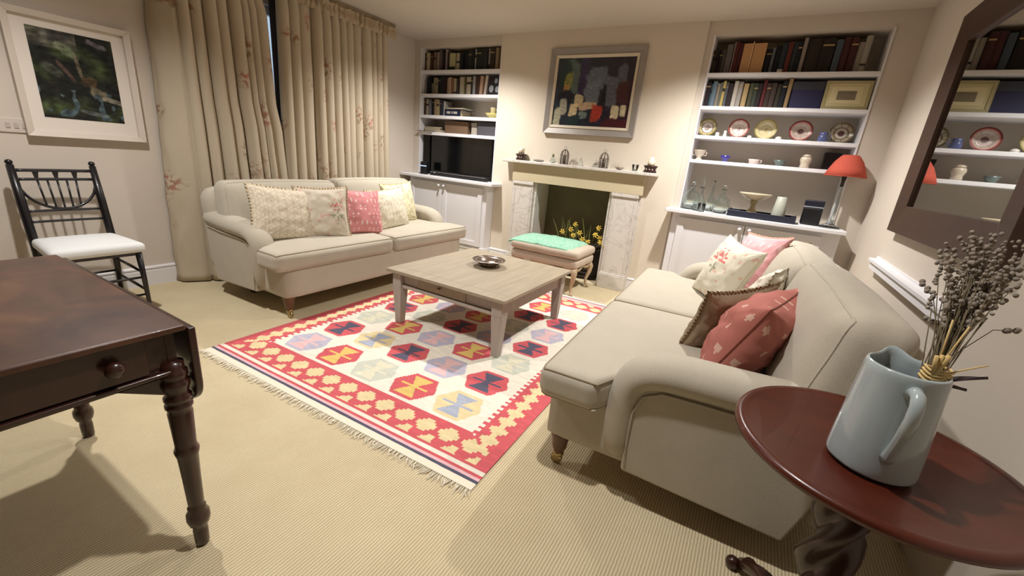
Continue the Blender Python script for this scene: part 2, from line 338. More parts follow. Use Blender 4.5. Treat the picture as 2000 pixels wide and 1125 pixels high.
# ------------------------------------------------------------------ kilim rug (woven pattern cell by cell)
def build_rug():
    Wd, Lg = 1.905, 2.505; t = thing('kilim_rug', 'red and cream flat-woven rug with rows of coloured hexagons and a fringe', 'rug', (-2.607, 1.083, 0.0), math.radians(1.45))
    CS = 0.0078; nx = int(Wd/CS); ny = int(Lg/CS)
    red = (200, 92, 98); cream = (228, 221, 206); beige = (218, 200, 156); navy = (88, 86, 104); pink = (224, 182, 188)
    lav = (182, 178, 194); lpink = (220, 182, 182); yel = (216, 186, 110); grey = (196, 198, 184); pgrey = (214, 210, 186); blue = (164, 170, 186); orange = (214, 92, 60)
    pal = {'R': (red, navy, red), 'Y': (red, yel, red), 'L': (lav, lpink, lav), 'G': (grey, pgrey, grey), 'B': (beige, blue, beige), 'P': (lav, lpink, lav)}
    rows = ['LYGYB', 'RBRLR', 'GYLYG', 'RGRLR', 'YLYGL', 'LRGRR', 'RGRYG']
    def star(du, dv, rr=0.047, hx=0.055):
        # stepped diamond
        k = math.floor(abs(dv)/0.0150); lim = hx-0.0165*k
        return abs(dv) < rr and abs(du) < lim
    def border_end(u, d):       # d: distance from the end edge of the red band
        if d < 0 or d > 0.178: return None
        # stars and half triangles
        k = round((u-0.17)/0.133)
        du = u-0.17-0.133*k
        if 0 <= k <= 12 and star(du, d-0.105): return beige
        du2 = u-0.108-0.133*math.floor((u-0.108)/0.133+0.5)
        if 0.010 < d < 0.056 and 0.05 < u < Wd-0.06:
            if -0.052+math.floor((d-0.010)/0.0115)*0.012 < du2 < 0.028-math.floor((d-0.010)/0.0115)*0.003: return beige
        return red
    def border_side(d, v):
        if d > 0.192: return None
        if d > 0.170:           # comb teeth
            return red if math.floor(v/0.0215) % 2 == 0 else cream
        k = round(v/0.0855); dv = v-0.0855*k
        kk = math.floor(abs(dv)/0.0140)
        if abs(dv) < 0.043 and abs(d-0.102) < 0.048-0.016*kk: return beige
        return red
    def colour(u, v):
        ve = min(v, Lg-v)
        if ve < 0.012: return navy
        if ve < 0.032: return pink
        if ve < 0.050: return red
        if ve < 0.056: return cream
        if ve < 0.072: return cream
        d_side = min(u, Wd-u); d_end = ve-0.075
        if d_end < 0.182:
            if d_side < 0.19 and d_end > d_side*0.85+0.02:
                return border_side(d_side, v) or red
            c = border_end(u, d_end)
            if c: return c
            return cream if d_end > 0.19 else red
        c = border_side(d_side, v)
        if c: return c
        if d_end < 0.192: return cream
        # hexagons
        j = round((v-0.40)/0.279); i = round((u-0.345)/0.2945)
        if 0 <= j <= 6 and 0 <= i <= 4:
            du = u-0.345-0.2945*i; dv = v-0.40-0.279*j; a = abs(du); b2 = abs(dv)
            st = math.floor(b2/0.014)*0.014
            lim = 0.135-0.062*(st/0.115)
            if b2 < 0.116 and a < lim:
                o_, i_, x_ = pal[rows[j][i]]
                if b2 > 0.098 or a > lim-0.014: return o_
                if b2 < 0.009 and a < 0.092: return i_
                if 0 <= b2 and a < 0.012+0.58*b2 and b2 < 0.092: return i_
                return x_
        return cream
    mb = MB()
    zf = lambda x, y: 0.006+0.0012*nz(x*3, y*3)
    mb.grid(lambda a, b_: (a*Wd, b_*Lg, zf(a*Wd, b_*Lg)), nx, ny)
    o = mb.build('woven_field', attr_mat('kilim_wool', bump=0.35, bscale=260), t)
    def jig(p, i):
        c = colour(p.x, p.y); k = 1+0.05*nz(p.x*14, p.y*40)+0.04*nz(p.x*3, p.y*3, 4)
        k = round(k*24)/24
        return tuple(max(0, min(255, q*k)) for q in c)
    setcol(o, jig)
    M_fr = mat('rug_fringe', (232, 224, 204), 0.9, bump=0.3, bscale=300)
    for e in (0, 1):
        y0 = 0 if e == 0 else Lg; sg = -1 if e == 0 else 1
        h = MB().grid(lambda a, b_: (a*Wd, y0+sg*b_*0.036, 0.006+0.001*nz(a*40, b_*3)), 120, 3).build('heading', M_fr, t)
        fr = MB()
        for k in range(210):
            x = (k+0.5)/210*Wd; ln = random.uniform(0.03, 0.055); sw = random.uniform(-0.014, 0.022)
            pts = [(x, y0+sg*0.034, 0.006), (x+sw*0.3, y0+sg*(0.036+ln*0.5), 0.008), (x+sw, y0+sg*(0.034+ln), 0.003)]
            fr.tube(pts, [0.0022, 0.003, 0.0016], n=4)
        tag(fr.build('fringe', M_fr, t), kind='stuff')
build_rug()

# ------------------------------------------------------------------ upholstery helpers
def puffy(hx, hy, hz, rad, crown=0.02, n=14, xmap=None, crown_b=0.0, front=0.0):
    """rounded box centred at origin; returns MB and map function"""
    def P(a, b_, c):
        x, y, z = a*hx, b_*hy, c*hz
        q = Vector((max(-hx+rad, min(hx-rad, x)), max(-hy+rad, min(hy-rad, y)), max(-hz+rad, min(hz-rad, z))))
        d = Vector((x, y, z))-q
        if d.length > 1e-9: d = d.normalized()*rad
        p = q+d
        p.z += crown*(1-a*a)*(1-b_*b_)*(1 if c > 0 else -0.4)*abs(c)
        if crown_b: p.y += crown_b*(1-a*a)*(1-c*c)*(-1 if b_ < 0 else 0.3)*abs(b_)
        if front: p.x += front*(1-b_*b_)*(1-c*c)*a
        if xmap: p = xmap(p)
        return p
    mb = MB()
    for ax in range(3):
        for sgn in (-1, 1):
            def fn(i, j, ax=ax, sgn=sgn):
                aa = [0, 0, 0]; k1, k2 = [k for k in range(3) if k != ax]
                e = lambda t: math.sin((t-0.5)*PI*0.92)/math.sin(PI*0.46)
                aa[ax] = sgn; aa[k1] = e(i); aa[k2] = e(j)
                return P(*aa)
            g = MB(); g.grid(fn, n, n)
            if (sgn == 1) == (ax == 1): g.f = [tuple(reversed(q)) for q in g.f]
            mb.add(g.v, g.f)
    return mb, P
def weld(o, d=0.0004):
    import bmesh
    bm = bmesh.new(); bm.from_mesh(o.data); bmesh.ops.remove_doubles(bm, verts=bm.verts, dist=d); bmesh.ops.recalc_face_normals(bm, faces=bm.faces)
    bm.to_mesh(o.data); bm.free(); o.data.polygons.foreach_set('use_smooth', [True]*len(o.data.polygons))

def make_sofa(label, loc, rz, bs=0.0):
    t = thing('sofa', label, 'sofa', loc, rz)
    # base
    b0, _ = puffy(0.98, 0.43, 0.12, 0.03, 0.0, n=8)
    o = b0.build('base', M_linen, t, smooth=True, loc=(0, 0.43, 0.275)); weld(o)
    # arms
    path0 = [(1.0, 0.60), (0.88, 0.592), (0.70, 0.582), (0.55, 0.58), (0.43, 0.577), (0.358, 0.56), (0.312, 0.52), (0.292, 0.46), (0.290, 0.37), (0.292, 0.28), (0.300, 0.18)]
    for s in (-1, 1):
        cx_ = s*0.935
        pts = [(cx_+s*0.012*math.sin(min(1, i/5)*PI/2), y, z) for i, (y, z) in enumerate(path0)]
        rr = [0.075, 0.078, 0.08, 0.08, 0.08, 0.08, 0.078, 0.074, 0.072, 0.07, 0.06]
        a = MB().tube(pts, rr, n=20, sq=(1.08, 0.86)).build('arm', M_linen, t, smooth=True)
        sub = a.modifiers.new('s', 'SUBSURF'); sub.levels = 1; sub.render_levels = 2
        pan = [(0.33, 0.145), (0.875, 0.12), (0.91, 0.25), (0.97, 0.58), (0.88, 0.57), (0.70, 0.555), (0.52, 0.55), (0.42, 0.54), (0.34, 0.51), (0.32, 0.44)]
        x0, x1 = sorted((s*0.875, s*1.002)); MB().prism(pan, x0, x1, 'x').build('arm_panel', M_linen, t, bevel=0.012)
        seam = [(s*1.003, 0.345, 0.16), (s*1.005, 0.335, 0.28), (s*1.006, 0.335, 0.41), (s*1.007, 0.36, 0.48), (s*1.007, 0.42, 0.513), (s*1.007, 0.55, 0.519), (s*1.007, 0.73, 0.523), (s*1.004, 0.92, 0.535)]
        MB().tube(seam, 0.0045, n=6).build('piping', M_linen, a, smooth=True)
    # back frame: rounded and raked
    bf, _ = puffy(1.0, 0.105, 0.335, 0.10, 0.0, n=16)
    def rake(p): return (p[0], p[1]+max(0, p[2]+0.1)*0.12, p[2]+0.02*math.cos(p[0]*2.2)*(1 if p[2] > 0.2 else 0))
    bf.v = [rake(Vector(v)) for v in bf.v]
    o = bf.build('back', M_linen, t, smooth=True, loc=(0, 0.885+bs*0.5, 0.50)); weld(o)
    # T-shaped seat cushions
    for s in (-1, 1):
        def xm(p, s=s):
            x = p.x*s   # outward coordinate
            if x > 0:
                k = 1.0 if p.y < -0.125 else (0.828 if p.y > -0.085 else 1.0-0.172*((p.y+0.125)/0.04))
                x *= k
            return Vector((x*s, p.y, p.z))
        mb, P = puffy(0.527, 0.355, 0.068, 0.046, 0.022, n=36, xmap=xm, crown_b=0.012)
        o = mb.build('seat_cushion', M_linen, t, smooth=True, loc=(s*0.528, 0.325, 0.432)); weld(o)
        for cz in (1, -1):
            pp = []
            e = lambda k, m=80: -1+2*k/m
            for k in range(80): pp.append(P(e(k), -1, cz))
            for k in range(80): pp.append(P(1, e(k), cz))
            for k in range(80): pp.append(P(-e(k), 1, cz))
            for k in range(80): pp.append(P(-1, -e(k), cz))
            MB().tube(pp, 0.0042, n=6, closed=True).build('piping', M_pipe if cz > 0 else M_linen, o, smooth=True)
        # back cushion
        mb, P = puffy(0.485, 0.10, 0.225, 0.07, 0.0, n=16, crown_b=0.055)
        dz = 0.012 if s > 0 else -0.008
        vv = []
        for v in mb.v:
            x, y, z = v
            wr = 0.006*nz(x*5, z*7, s*3)
            vv.append((x*(1+0.03*(z/0.225)*(-1 if x*s > 0 else 1)), y+wr+0.12*z, z+0.010*math.cos(x*3.2)*(1 if z > 0 else 0)))
        mb.v = vv
        o = mb.build('back_cushion', M_linen, t, smooth=True, loc=(s*0.492, 0.70+bs, 0.675+dz), rot=(math.radians(-6), 0, 0)); weld(o)
        pp = []
        for k in range(24): pp.append(P(-1+2*k/24, -1, 1))
        for k in range(24): pp.append(P(1, -1, 1-2*k/24))
        for k in range(24): pp.append(P(1-2*k/24, -1, -1))
        for k in range(24): pp.append(P(-1, -1, -1+2*k/24))
        pp = [Vector((p.x*(1+0.03*(p.z/0.225)*(-1 if p.x*s > 0 else 1)), p.y+0.12*p.z+0.006*nz(p.x*5, p.z*7, s*3), p.z+0.010*math.cos(p.x*3.2)*(1 if p.z > 0 else 0))) for p in pp]
        MB().tube(pp, 0.004, n=6, closed=True).build('piping', M_linen, o, smooth=True)
    # legs: turned with brass castors in front, plain blocks behind
    M_leg = mat('sofa_leg_wood', (96, 66, 44), 0.4, var=0.2, vscale=12, stretch=(4, 4, 1))
    for s in (-1, 1):
        lg = MB().lathe([(0.020, 0.055), (0.022, 0.07), (0.030, 0.085), (0.033, 0.10), (0.036, 0.13), (0.044, 0.155), (0.046, 0.175)], x=s*0.93, y=0.06, n=16).build('leg', M_leg, t, smooth=True)
        cm = MB().lathe([(0.020, 0.045), (0.024, 0.05), (0.024, 0.062), (0.020, 0.066)], x=s*0.93, y=0.06, n=14)
        w_ = MB().lathe([(0.012, -0.009), (0.024, -0.009), (0.026, 0), (0.024, 0.009), (0.012, 0.009)], n=16)
        cm.add([(s*0.93+p[2], 0.055+p[0], 0.0265+p[1]) for p in w_.v], w_.f)
        cm.build('castor', M_brass, lg, smooth=True)
        MB().frustum(s*0.80, 0.74, 0, 0.17, 0.04, 0.04, 0.055, 0.055).build('leg', M_black, t)
    return t
make_sofa('grey-beige linen two-seat sofa in front of the curtains', (-2.65, 2.575, 0), PI/2, 0.06)
make_sofa('grey-beige linen two-seat sofa against the right wall, seen from its arm end', (-0.595, 2.375, 0), -PI/2+math.radians(2.4), 0.20)

# ------------------------------------------------------------------ scatter cushions
def make_pillow(name, label, loc, rot, wd, ht, th, colfn, group=None, pinch=0.09, disp=None, edge='flange', edge_col=(190, 170, 140), seed=0, wr=0.006, sag=0.0, mname='cushion_cloth', N_=44):
    """wd along local x, ht along local z (base at z=0), thickness along y; front is -y"""
    t = thing(name, label, 'cushion', loc, 0, group, rot)
    def outline(a, b_):
        k = 1-pinch*(1-b_*b_)*abs(a)**2; k2 = 1-pinch*(1-a*a)*abs(b_)**2
        return a*wd/2*k, b_*ht/2*k2
    mb = MB(); cols = []
    for sg in (-1, 1):
        def fn(i, j, sg=sg):
            a = math.sin((i-0.5)*PI*0.98)/math.sin(PI*0.49); b_ = math.sin((j-0.5)*PI*0.98)/math.sin(PI*0.49)
            x, z = outline(a, b_)
            env = max(0, (1-a*a))**0.5*max(0, (1-b_*b_))**0.5
            y = sg*th/2*env**0.85
            e2 = min(1, env*3)
            y += sg*e2*wr*(nz(a*3.2+seed, b_*3.2, sg)+0.6*nz(a*7+seed, b_*7, sg+3))
            # gathers running in from the corners
            rr = math.hypot(abs(a)-1, abs(b_)-1); an = math.atan2(1-abs(b_), 1-abs(a))
            y += sg*0.004*math.exp(-rr*2.5)*math.sin(an*16+seed)*e2
            if disp: y += sg*disp(a*wd/2, b_*ht/2)*min(1, env*2)
            return (x, y, z+ht/2-sag*(1-b_)*0)
        g = MB(); g.grid(fn, N_, N_)
        if sg > 0: g.f = [tuple(reversed(q)) for q in g.f]
        mb.add(g.v, g.f)
        for j in range(N_):
            for i in range(N_):
                a = math.sin(((i+0.5)/N_-0.5)*PI*0.98)/math.sin(PI*0.49); b_ = math.sin(((j+0.5)/N_-0.5)*PI*0.98)/math.sin(PI*0.49)
                cols.append(colfn(a*wd/2, b_*ht/2, sg))
    o = mb.build('cover', attr_mat(mname), t, smooth=True)
    setcol(o, lambda p, i: cols[i])
    # edge: frayed flange or piping
    n = 60; loop = []
    for k in range(n): loop.append((-1+2*k/n, -1))
    for k in range(n): loop.append((1, -1+2*k/n))
    for k in range(n): loop.append((1-2*k/n, 1))
    for k in range(n): loop.append((-1, 1-2*k/n))
    if edge == 'piping':
        pts = []
        for a, b_ in loop:
            x, z = outline(a, b_); pts.append((x, 0, z+ht/2))
        MB().tube(pts, 0.0035, n=6, closed=True).build('piping', mat('piping_%d_%d_%d' % edge_col, edge_col, 0.9), t, smooth=True)
    elif edge == 'flange':
        vs_ = []; m = len(loop)
        for q, (a, b_) in enumerate(loop):
            x, z = outline(a, b_); l = math.hypot(a, b_); wz = 0.004*math.sin(q*1.9+seed)+0.004*nz(q*0.4, seed)
            kx = 1+(0.016+0.005*nz(q*0.7, seed, 2))/(wd/2)*abs(a)**3; kz = 1+(0.016+0.005*nz(q*0.9, seed, 5))/(ht/2)*abs(b_)**3
            vs_.append((x*0.985, -0.002, z*0.985+ht/2)); vs_.append((x*kx, wz, z*kz+ht/2))
            vs_.append((x*0.985, 0.002, z*0.985+ht/2))
        fs = []
        for q in range(m):
            p = (q+1) % m
            fs.append((3*q, 3*p, 3*p+1, 3*q+1)); fs.append((3*q+1, 3*p+1, 3*p+2, 3*q+2))
        MB().add(vs_, fs).build('fringe', mat('flange_%d_%d_%d' % edge_col, edge_col, 0.95, bump=0.5, bscale=200), t, smooth=True)
    return t
def knit_disp(x, z):
    k = 0.026; return 0.0055*abs(math.sin(PI*x/k+0.5*math.sin(2*PI*z/0.05)))*abs(math.sin(PI*z/0.033+ (0.5*PI if math.floor(x/k) % 2 else 0)))
def plain(c, a=0.04):
    return lambda x, z, s: tuple(round(q*(1+a*nz(x*12, z*12, s))) for q in c)
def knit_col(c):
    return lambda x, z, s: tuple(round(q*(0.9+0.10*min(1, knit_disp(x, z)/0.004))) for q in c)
def ikat(base, mark, px=0.052, pz=0.062):
    def fn(x, z, s):
        j = math.floor(z/pz); xx = x+(0.5*px if j % 2 else 0)
        du = (xx/px-math.floor(xx/px)-0.5)*px; dz = (z/pz-math.floor(z/pz)-0.5)*pz
        k = 1+0.05*nz(x*9, z*9)
        if abs(du)+0.40*abs(dz) < 0.0092 and abs(dz) > 0.003: return tuple(round(q) for q in mark)
        return tuple(round(min(255, q*k)) for q in base)
    return fn
def flower(base, petal, x0, z0, r0=0.075, stem=(160, 165, 140), n=7):
    def fn(x, z, s):
        if s > 0: return base
        dx, dz = x-x0, z-z0; rr = math.hypot(dx, dz); an = math.atan2(dz, dx)
        if dz > -0.01 and rr < r0 and rr > 0.012 and math.cos(an*2*n) > 0.15+0.4*(rr/r0)**2: return petal
        if abs(dx+0.01*math.sin(dz*30)) < 0.003 and -0.12 < dz < 0.01: return stem
        for sx_ in (-1, 1):
            if math.hypot((dx-sx_*0.03)/1.9, (dz+0.055+0.3*sx_*dx*0)) < 0.011: return stem
        if nz(x*23+9, z*23) > 0.42: return lerp(base, petal, 0.35)
        return base
    return fn
def vines(base, c1, c2):
    def fn(x, z, s):
        v = nz(x*16, z*16, 2); q = nz(x*34+5, z*34, 7)
        if abs(v) < 0.045: return c1
        if q > 0.38: return c2
        return base
    return fn
Rd = math.radians
# left sofa: seat faces +x, so cushion front (-y) turned to +x -> rz = +90deg
def LP(name, label, y, x, rz, tilt, roll_, *a, **k):
    m = Matrix.Rotation(Rd(90+rz), 4, 'Z') @ Matrix.Rotation(Rd(-tilt), 4, 'X') @ Matrix.Rotation(Rd(roll_), 4, 'Y')
    return make_pillow(name, label, (x, y, 0.492), m.to_euler(), *a, **k)
LP('scatter_cushion', 'cream bobble-knit cushion at the arm end of the curtain-side sofa, leftmost of its row', 1.83, -2.96, -6, 16, 6, 0.50, 0.40, 0.15, knit_col((226, 214, 192)), disp=knit_disp, edge_col=(204, 188, 160), seed=1)
LP('scatter_cushion', 'plain cream linen cushion with a pink flower on its right side, beside the pink cushion', 2.10, -2.90, -32, 14, -2, 0.38, 0.40, 0.16, flower((212, 202, 184), (206, 128, 122), 0.10, 0.03, 0.06), edge_col=(196, 176, 146), seed=2, wr=0.009)
LP('scatter_cushion', 'pink cushion with white ikat flecks in the middle of the curtain-side sofa', 2.43, -2.87, -3, 16, 4, 0.46, 0.385, 0.15, ikat((214, 142, 144), (236, 206, 202)), edge_col=(222, 130, 130), edge='piping', seed=3)
LP('scatter_cushion', 'ivory knitted cushion just right of the pink cushion on the curtain-side sofa', 2.85, -2.93, 4, 14, -3, 0.48, 0.37, 0.14, knit_col((240, 232, 210)), disp=knit_disp, edge_col=(226, 208, 176), seed=4)
LP('scatter_cushion', 'pale yellow cushion with sprig pattern, rightmost on the curtain-side sofa', 3.16, -3.10, 6, 12, -3, 0.46, 0.40, 0.14, vines((230, 222, 190), (212, 204, 166), (196, 190, 150)), edge_col=(226, 212, 160), seed=5)
# right sofa: faces -x
def RP(name, label, x, y, z, rz, tilt, roll_, *a, **k):
    m = Matrix.Rotation(Rd(-90+rz), 4, 'Z') @ Matrix.Rotation(Rd(-tilt), 4, 'X') @ Matrix.Rotation(Rd(roll_), 4, 'Y')
    return make_pillow(name, label, (x, y, z), m.to_euler(), *a, **k)
RP('scatter_cushion', 'pale pink cushion at the far end of the right-hand sofa, behind the coral flower one', 0.01, 3.13, 0.51, 30, 20, -6, 0.44, 0.42, 0.15, ikat((226, 168, 172), (240, 204, 204), 0.07, 0.09), edge_col=(196, 140, 122), seed=6)
RP('scatter_cushion', 'cream cushion with a coral flower motif on the right-hand sofa', -0.15, 2.80, 0.495, 31, 22, 4, 0.44, 0.42, 0.16, flower((226, 220, 202), (216, 128, 122), -0.03, 0.05, 0.085), edge='piping', edge_col=(206, 196, 172), seed=7, pinch=0.12)
RP('scatter_cushion', 'white frilled cushion mostly hidden between the coral flower and brown linen cushions', 0.045, 2.36, 0.50, -12, 20, -4, 0.38, 0.36, 0.13, vines((228, 222, 206), (216, 204, 190), (214, 190, 178)), edge_col=(222, 212, 188), seed=8, wr=0.01)
RP('scatter_cushion', 'brown linen cushion with frayed edge behind the coral cushion', -0.05, 2.06, 0.49, -36, 22, 5, 0.41, 0.35, 0.13, plain((150, 132, 110)), edge_col=(146, 126, 94), seed=9, wr=0.008, pinch=0.14)
RP('scatter_cushion', 'plump coral cushion with pale flecks beside the near arm of the right-hand sofa', 0.015, 1.83, 0.485, -15, 25, 0, 0.47, 0.40, 0.24, ikat((180, 112, 102), (212, 172, 156), 0.075, 0.085), edge='piping', edge_col=(128, 66, 54), seed=10, wr=0.012, pinch=0.12)

# ------------------------------------------------------------------ curtains
M_curt = bpy.data.materials.new('floral_curtain_cloth'); M_curt.use_nodes = True
nt = M_curt.node_tree; N = nt.nodes; L = nt.links; b = N['Principled BSDF']; b.inputs['Roughness'].default_value = 0.9; b.inputs['Specular IOR Level'].default_value = 0.1
uv = N.new('ShaderNodeUVMap'); uv.uv_map = 'UVMap'
nw = N.new('ShaderNodeTexNoise'); nw.inputs['Scale'].default_value = 9; nw.inputs['Detail'].default_value = 3; L.new(uv.outputs[0], nw.inputs['Vector'])
mixv = N.new('ShaderNodeMix'); mixv.data_type = 'VECTOR'; mixv.inputs[0].default_value = 0.12; L.new(uv.outputs[0], mixv.inputs[4]); L.new(nw.outputs['Color'], mixv.inputs[5])
vo = N.new('ShaderNodeTexVoronoi'); vo.inputs['Scale'].default_value = 3.6; L.new(mixv.outputs[1], vo.inputs['Vector'])
fine = N.new('ShaderNodeTexNoise'); fine.inputs['Scale'].default_value = 30; fine.inputs['Detail'].default_value = 4; L.new(uv.outputs[0], fine.inputs['Vector'])
lt = N.new('ShaderNodeMapRange'); lt.inputs[1].default_value = 0.34; lt.inputs[2].default_value = 0.20; L.new(vo.outputs['Distance'], lt.inputs[0])
gt = N.new('ShaderNodeMapRange'); gt.inputs[1].default_value = 0.46; gt.inputs[2].default_value = 0.58; L.new(fine.outputs[0], gt.inputs[0])
mm = N.new('ShaderNodeMath'); mm.operation = 'MULTIPLY'; L.new(lt.outputs[0], mm.inputs[0]); L.new(gt.outputs[0], mm.inputs[1])
mk = N.new('ShaderNodeMath'); mk.operation = 'MULTIPLY'; mk.inputs[1].default_value = 0.85; L.new(mm.outputs[0], mk.inputs[0])
cr = N.new('ShaderNodeValToRGB'); cr.color_ramp.elements[0].position = 0.35; cr.color_ramp.elements[0].color = s2l((168, 104, 92)); cr.color_ramp.elements[1].position = 0.62; cr.color_ramp.elements[1].color = s2l((128, 112, 84))
nb = N.new('ShaderNodeTexNoise'); nb.inputs['Scale'].default_value = 6; L.new(uv.outputs[0], nb.inputs['Vector']); L.new(nb.outputs[0], cr.inputs[0])
mx = N.new('ShaderNodeMix'); mx.data_type = 'RGBA'; mx.inputs[6].default_value = s2l((190, 177, 156)); L.new(cr.outputs[0], mx.inputs[7]); L.new(mk.outputs[0], mx.inputs[0]); L.new(mx.outputs[2], b.inputs['Base Color'])

def curtain(label, ylf, yrf, z0, z1, nf, seed, flap=False, amp=0.045, x0=-3.86, per=None):
    t = thing('curtain', label, 'curtain', (x0, (ylf(0.5)+yrf(0.5))/2, 0)); oy = t.location[1]
    rnd = random.Random(seed); ws = [rnd.uniform(0.6, 1.4) for _ in range(nf)]; tot = sum(ws); acc = [0]
    for q in ws: acc.append(acc[-1]+q/tot)
    am = [rnd.uniform(0.65, 1.25) for _ in range(nf)]
    def fold(s, tz):
        for k in range(nf):
            if s <= acc[k+1] or k == nf-1:
                lo = (s-acc[k])/(acc[k+1]-acc[k])
                ph = lo+0.07*nz(k*3.1, tz*1.5, seed)
                d = (0.5-0.5*math.cos(2*PI*ph))**0.75*am[k]
                return d, -0.018*math.sin(2*PI*ph)*am[k]
        return 0, 0
    nu = nf*14+(14 if flap else 0); nv = 46
    def fn(i, j):
        z = z0+(z1-z0)*j; tz = (z-0)/2.4
        yl, yr = ylf(tz), yrf(tz)
        g = 0.75+0.25*(1-j)+(0 if j < 0.93 else -0.35*(j-0.93)/0.07)
        if flap:
            fr = 14/nu
            if i < fr:
                q = i/fr
                bulge = 0.035*math.sin(q*PI)*(1+0.5*(1-tz)); flare = max(0, 0.25-tz)*0.10
                wob_ = 0.010*nz(q*3, z*5, seed)*(1 + max(0, 0.4-tz)*4)
                xx = XL+0.02+(x0-XL-0.02)*q; yy = 1.50+0.08*min(1, tz)+(yl-1.50-0.08*min(1, tz))*q-bulge+wob_-flare*(1-abs(2*q-1))*0.3
                return (xx-x0, yy-oy, z)
            s = (i-fr)/(1-fr)
        else: s = i
        d, sy = fold(s, tz)
        return (amp*g*(d-0.35)+0.004*nz(s*30, z*2), yl+(yr-yl)*s+sy*g-oy, z)
    mb = MB().grid(fn, nu, nv); o = mb.build('drape', M_curt, t, smooth=True)
    uvl = o.data.uv_layers.new(name='UVMap'); wid = (yrf(1)-ylf(1))*1.7
    for p in o.data.polygons:
        for li, vi in zip(p.loop_indices, p.vertices):
            jj, ii = divmod(vi, nu+1); uvl.data[li].uv = (ii/nu*wid*1.75, jj/nv*(z1-z0)*0.85)
    so = o.modifiers.new('thick', 'SOLIDIFY'); so.thickness = 0.004; so.offset = 0
    return t
def rgt(tz):
    z = tz*2.4
    tab = [(0, 2.50), (0.85, 2.44), (1.05, 2.425), (1.29, 2.41), (1.48, 2.372), (1.83, 2.356), (2.2, 2.347), (2.3, 2.31), (2.5, 2.29)]
    for (za, ya), (zb, yb) in zip(tab, tab[1:]):
        if z <= zb: return ya+(yb-ya)*(z-za)/(zb-za)
    return 2.29
curtain('left curtain of faded floral cloth with its pale outer edge turned back to the wall', lambda tz: 1.70-0.01*tz, rgt, 0.012, 2.44, 8, 3, flap=True, amp=0.10)
curtain('right curtain of faded floral cloth ending near the bookshelves', lambda tz: 2.415+0.035*max(0, tz-0.5), lambda tz: 3.69-0.04*tz, 0.012, 2.44, 13, 11, amp=0.09)
M_pel = mat('pelmet_cloth', (176, 158, 132), 0.9, var=0.15, vscale=14, bump=0.2, bscale=200)
t = thing('curtain_heading', 'frilled gathered heading band along the top of the curtains', 'pelmet', (-3.86, 2.6, 2.38))
fr = MB(); nu = 520
def ff(i, j):
    y = 1.50+2.25*i; ph = i*nu*0.50; a = [0.0, 0.035, 0.022, 0.045][int(round(j*3))]
    return (0.02+a*(0.7+0.5*nz(i*70, j))+0.012*math.sin(ph*1.1+j*1.3), y-2.6+0.008*math.cos(ph*0.9), -0.025+0.10*j+0.010*nz(i*60, 3, j))
fr.grid(ff, nu, 3); o = fr.build('frill', M_pel, t, smooth=True)
MB().box(-0.17, 0.02, -1.12, 1.16, 0.075, 0.095).build('pelmet_board', M_pel, t)
MB().box(0.005, 0.018, -1.12, 1.16, 0.06, 0.118).build('board_edge', M_pel, t)

# ------------------------------------------------------------------ coffee table
M_oakp = mat('bleached_oak', (160, 147, 126), 0.55, var=0.22, vscale=3.0, stretch=(9, 1.2, 9), bump=0.05, bscale=30, detail=6)
M_greyw = mat('greywashed_wood', (172, 162, 152), 0.6, var=0.22, vscale=5, stretch=(6, 6, 1.2), bump=0.1, bscale=40, detail=6)
t = thing('coffee_table', 'square pale limed-wood coffee table with tapered grey legs and a small drawer', 'table', (-1.665, 2.56, 0))
pw = 0.992/6
for k in range(6):
    x0 = -0.496+k*pw
    o = MB().box(x0+0.0006, x0+pw-0.0006, -0.42, 0.42, 0.398, 0.42).build('top_plank', M_oakp, t, bevel=0.001)
for s in (-1, 1):
    MB().box(-0.496, 0.496, *sorted((s*0.4206, s*0.522)), 0.398, 0.4203).build('top_end', M_oakp, t, bevel=0.003)
tx, ty = 0.435, 0.46
for sx_ in (-1, 1):
    for sy_ in (-1, 1):
        mb = MB(); mb.frustum(sx_*(tx-0.01), sy_*(ty-0.01), 0.006, 0.29, 0.05, 0.05, 0.078, 0.078, 0, 0); mb.frustum(sx_*(tx-0.01), sy_*(ty-0.01), 0.29, 0.398, 0.078, 0.078, 0.078, 0.078)
        MB.build(mb, 'leg', M_greyw, t, bevel=0.004)
MB().box(-tx+0.03, tx-0.03, ty-0.032, ty-0.01, 0.29, 0.398).build('apron', M_greyw, t)
for s in (-1, 1): MB().box(*sorted((s*(tx-0.012), s*(tx+0.01))), -ty+0.03, ty-0.03, 0.29, 0.398).build('apron', M_greyw, t)
MB().box(-tx+0.03, tx-0.03, -ty+0.004, -ty+0.02, 0.31, 0.398).build('apron', M_greyw, t)
MB().box(-tx+0.03, tx-0.03, -ty-0.014, -ty+0.02, 0.285, 0.308).build('lower_rail', M_greyw, t, bevel=0.003)
dr = MB().box(-0.245, 0.165, -ty-0.004, -ty+0.004, 0.314, 0.394).build('drawer', M_oakp, t, bevel=0.002)
kb = MB().lathe([(0.006, 0), (0.006, 0.01), (0.012, 0.014), (0.014, 0.02), (0.009, 0.026), (0.001, 0.028)], n=12)
kb.v = [(-0.05+p[0], -ty-0.004-p[2], 0.355+p[1]) for p in kb.v]; kb.build('knob', M_brass, dr, smooth=True)
M_silver = mat('tarnished_silver', (176, 164, 156), 0.25, metal=1.0, var=0.2, vscale=20)
t = thing('silver_bowl', 'shallow tarnished silver dish with a wide scalloped rim on the coffee table', 'bowl', (-1.70, 2.66, 0.4205))
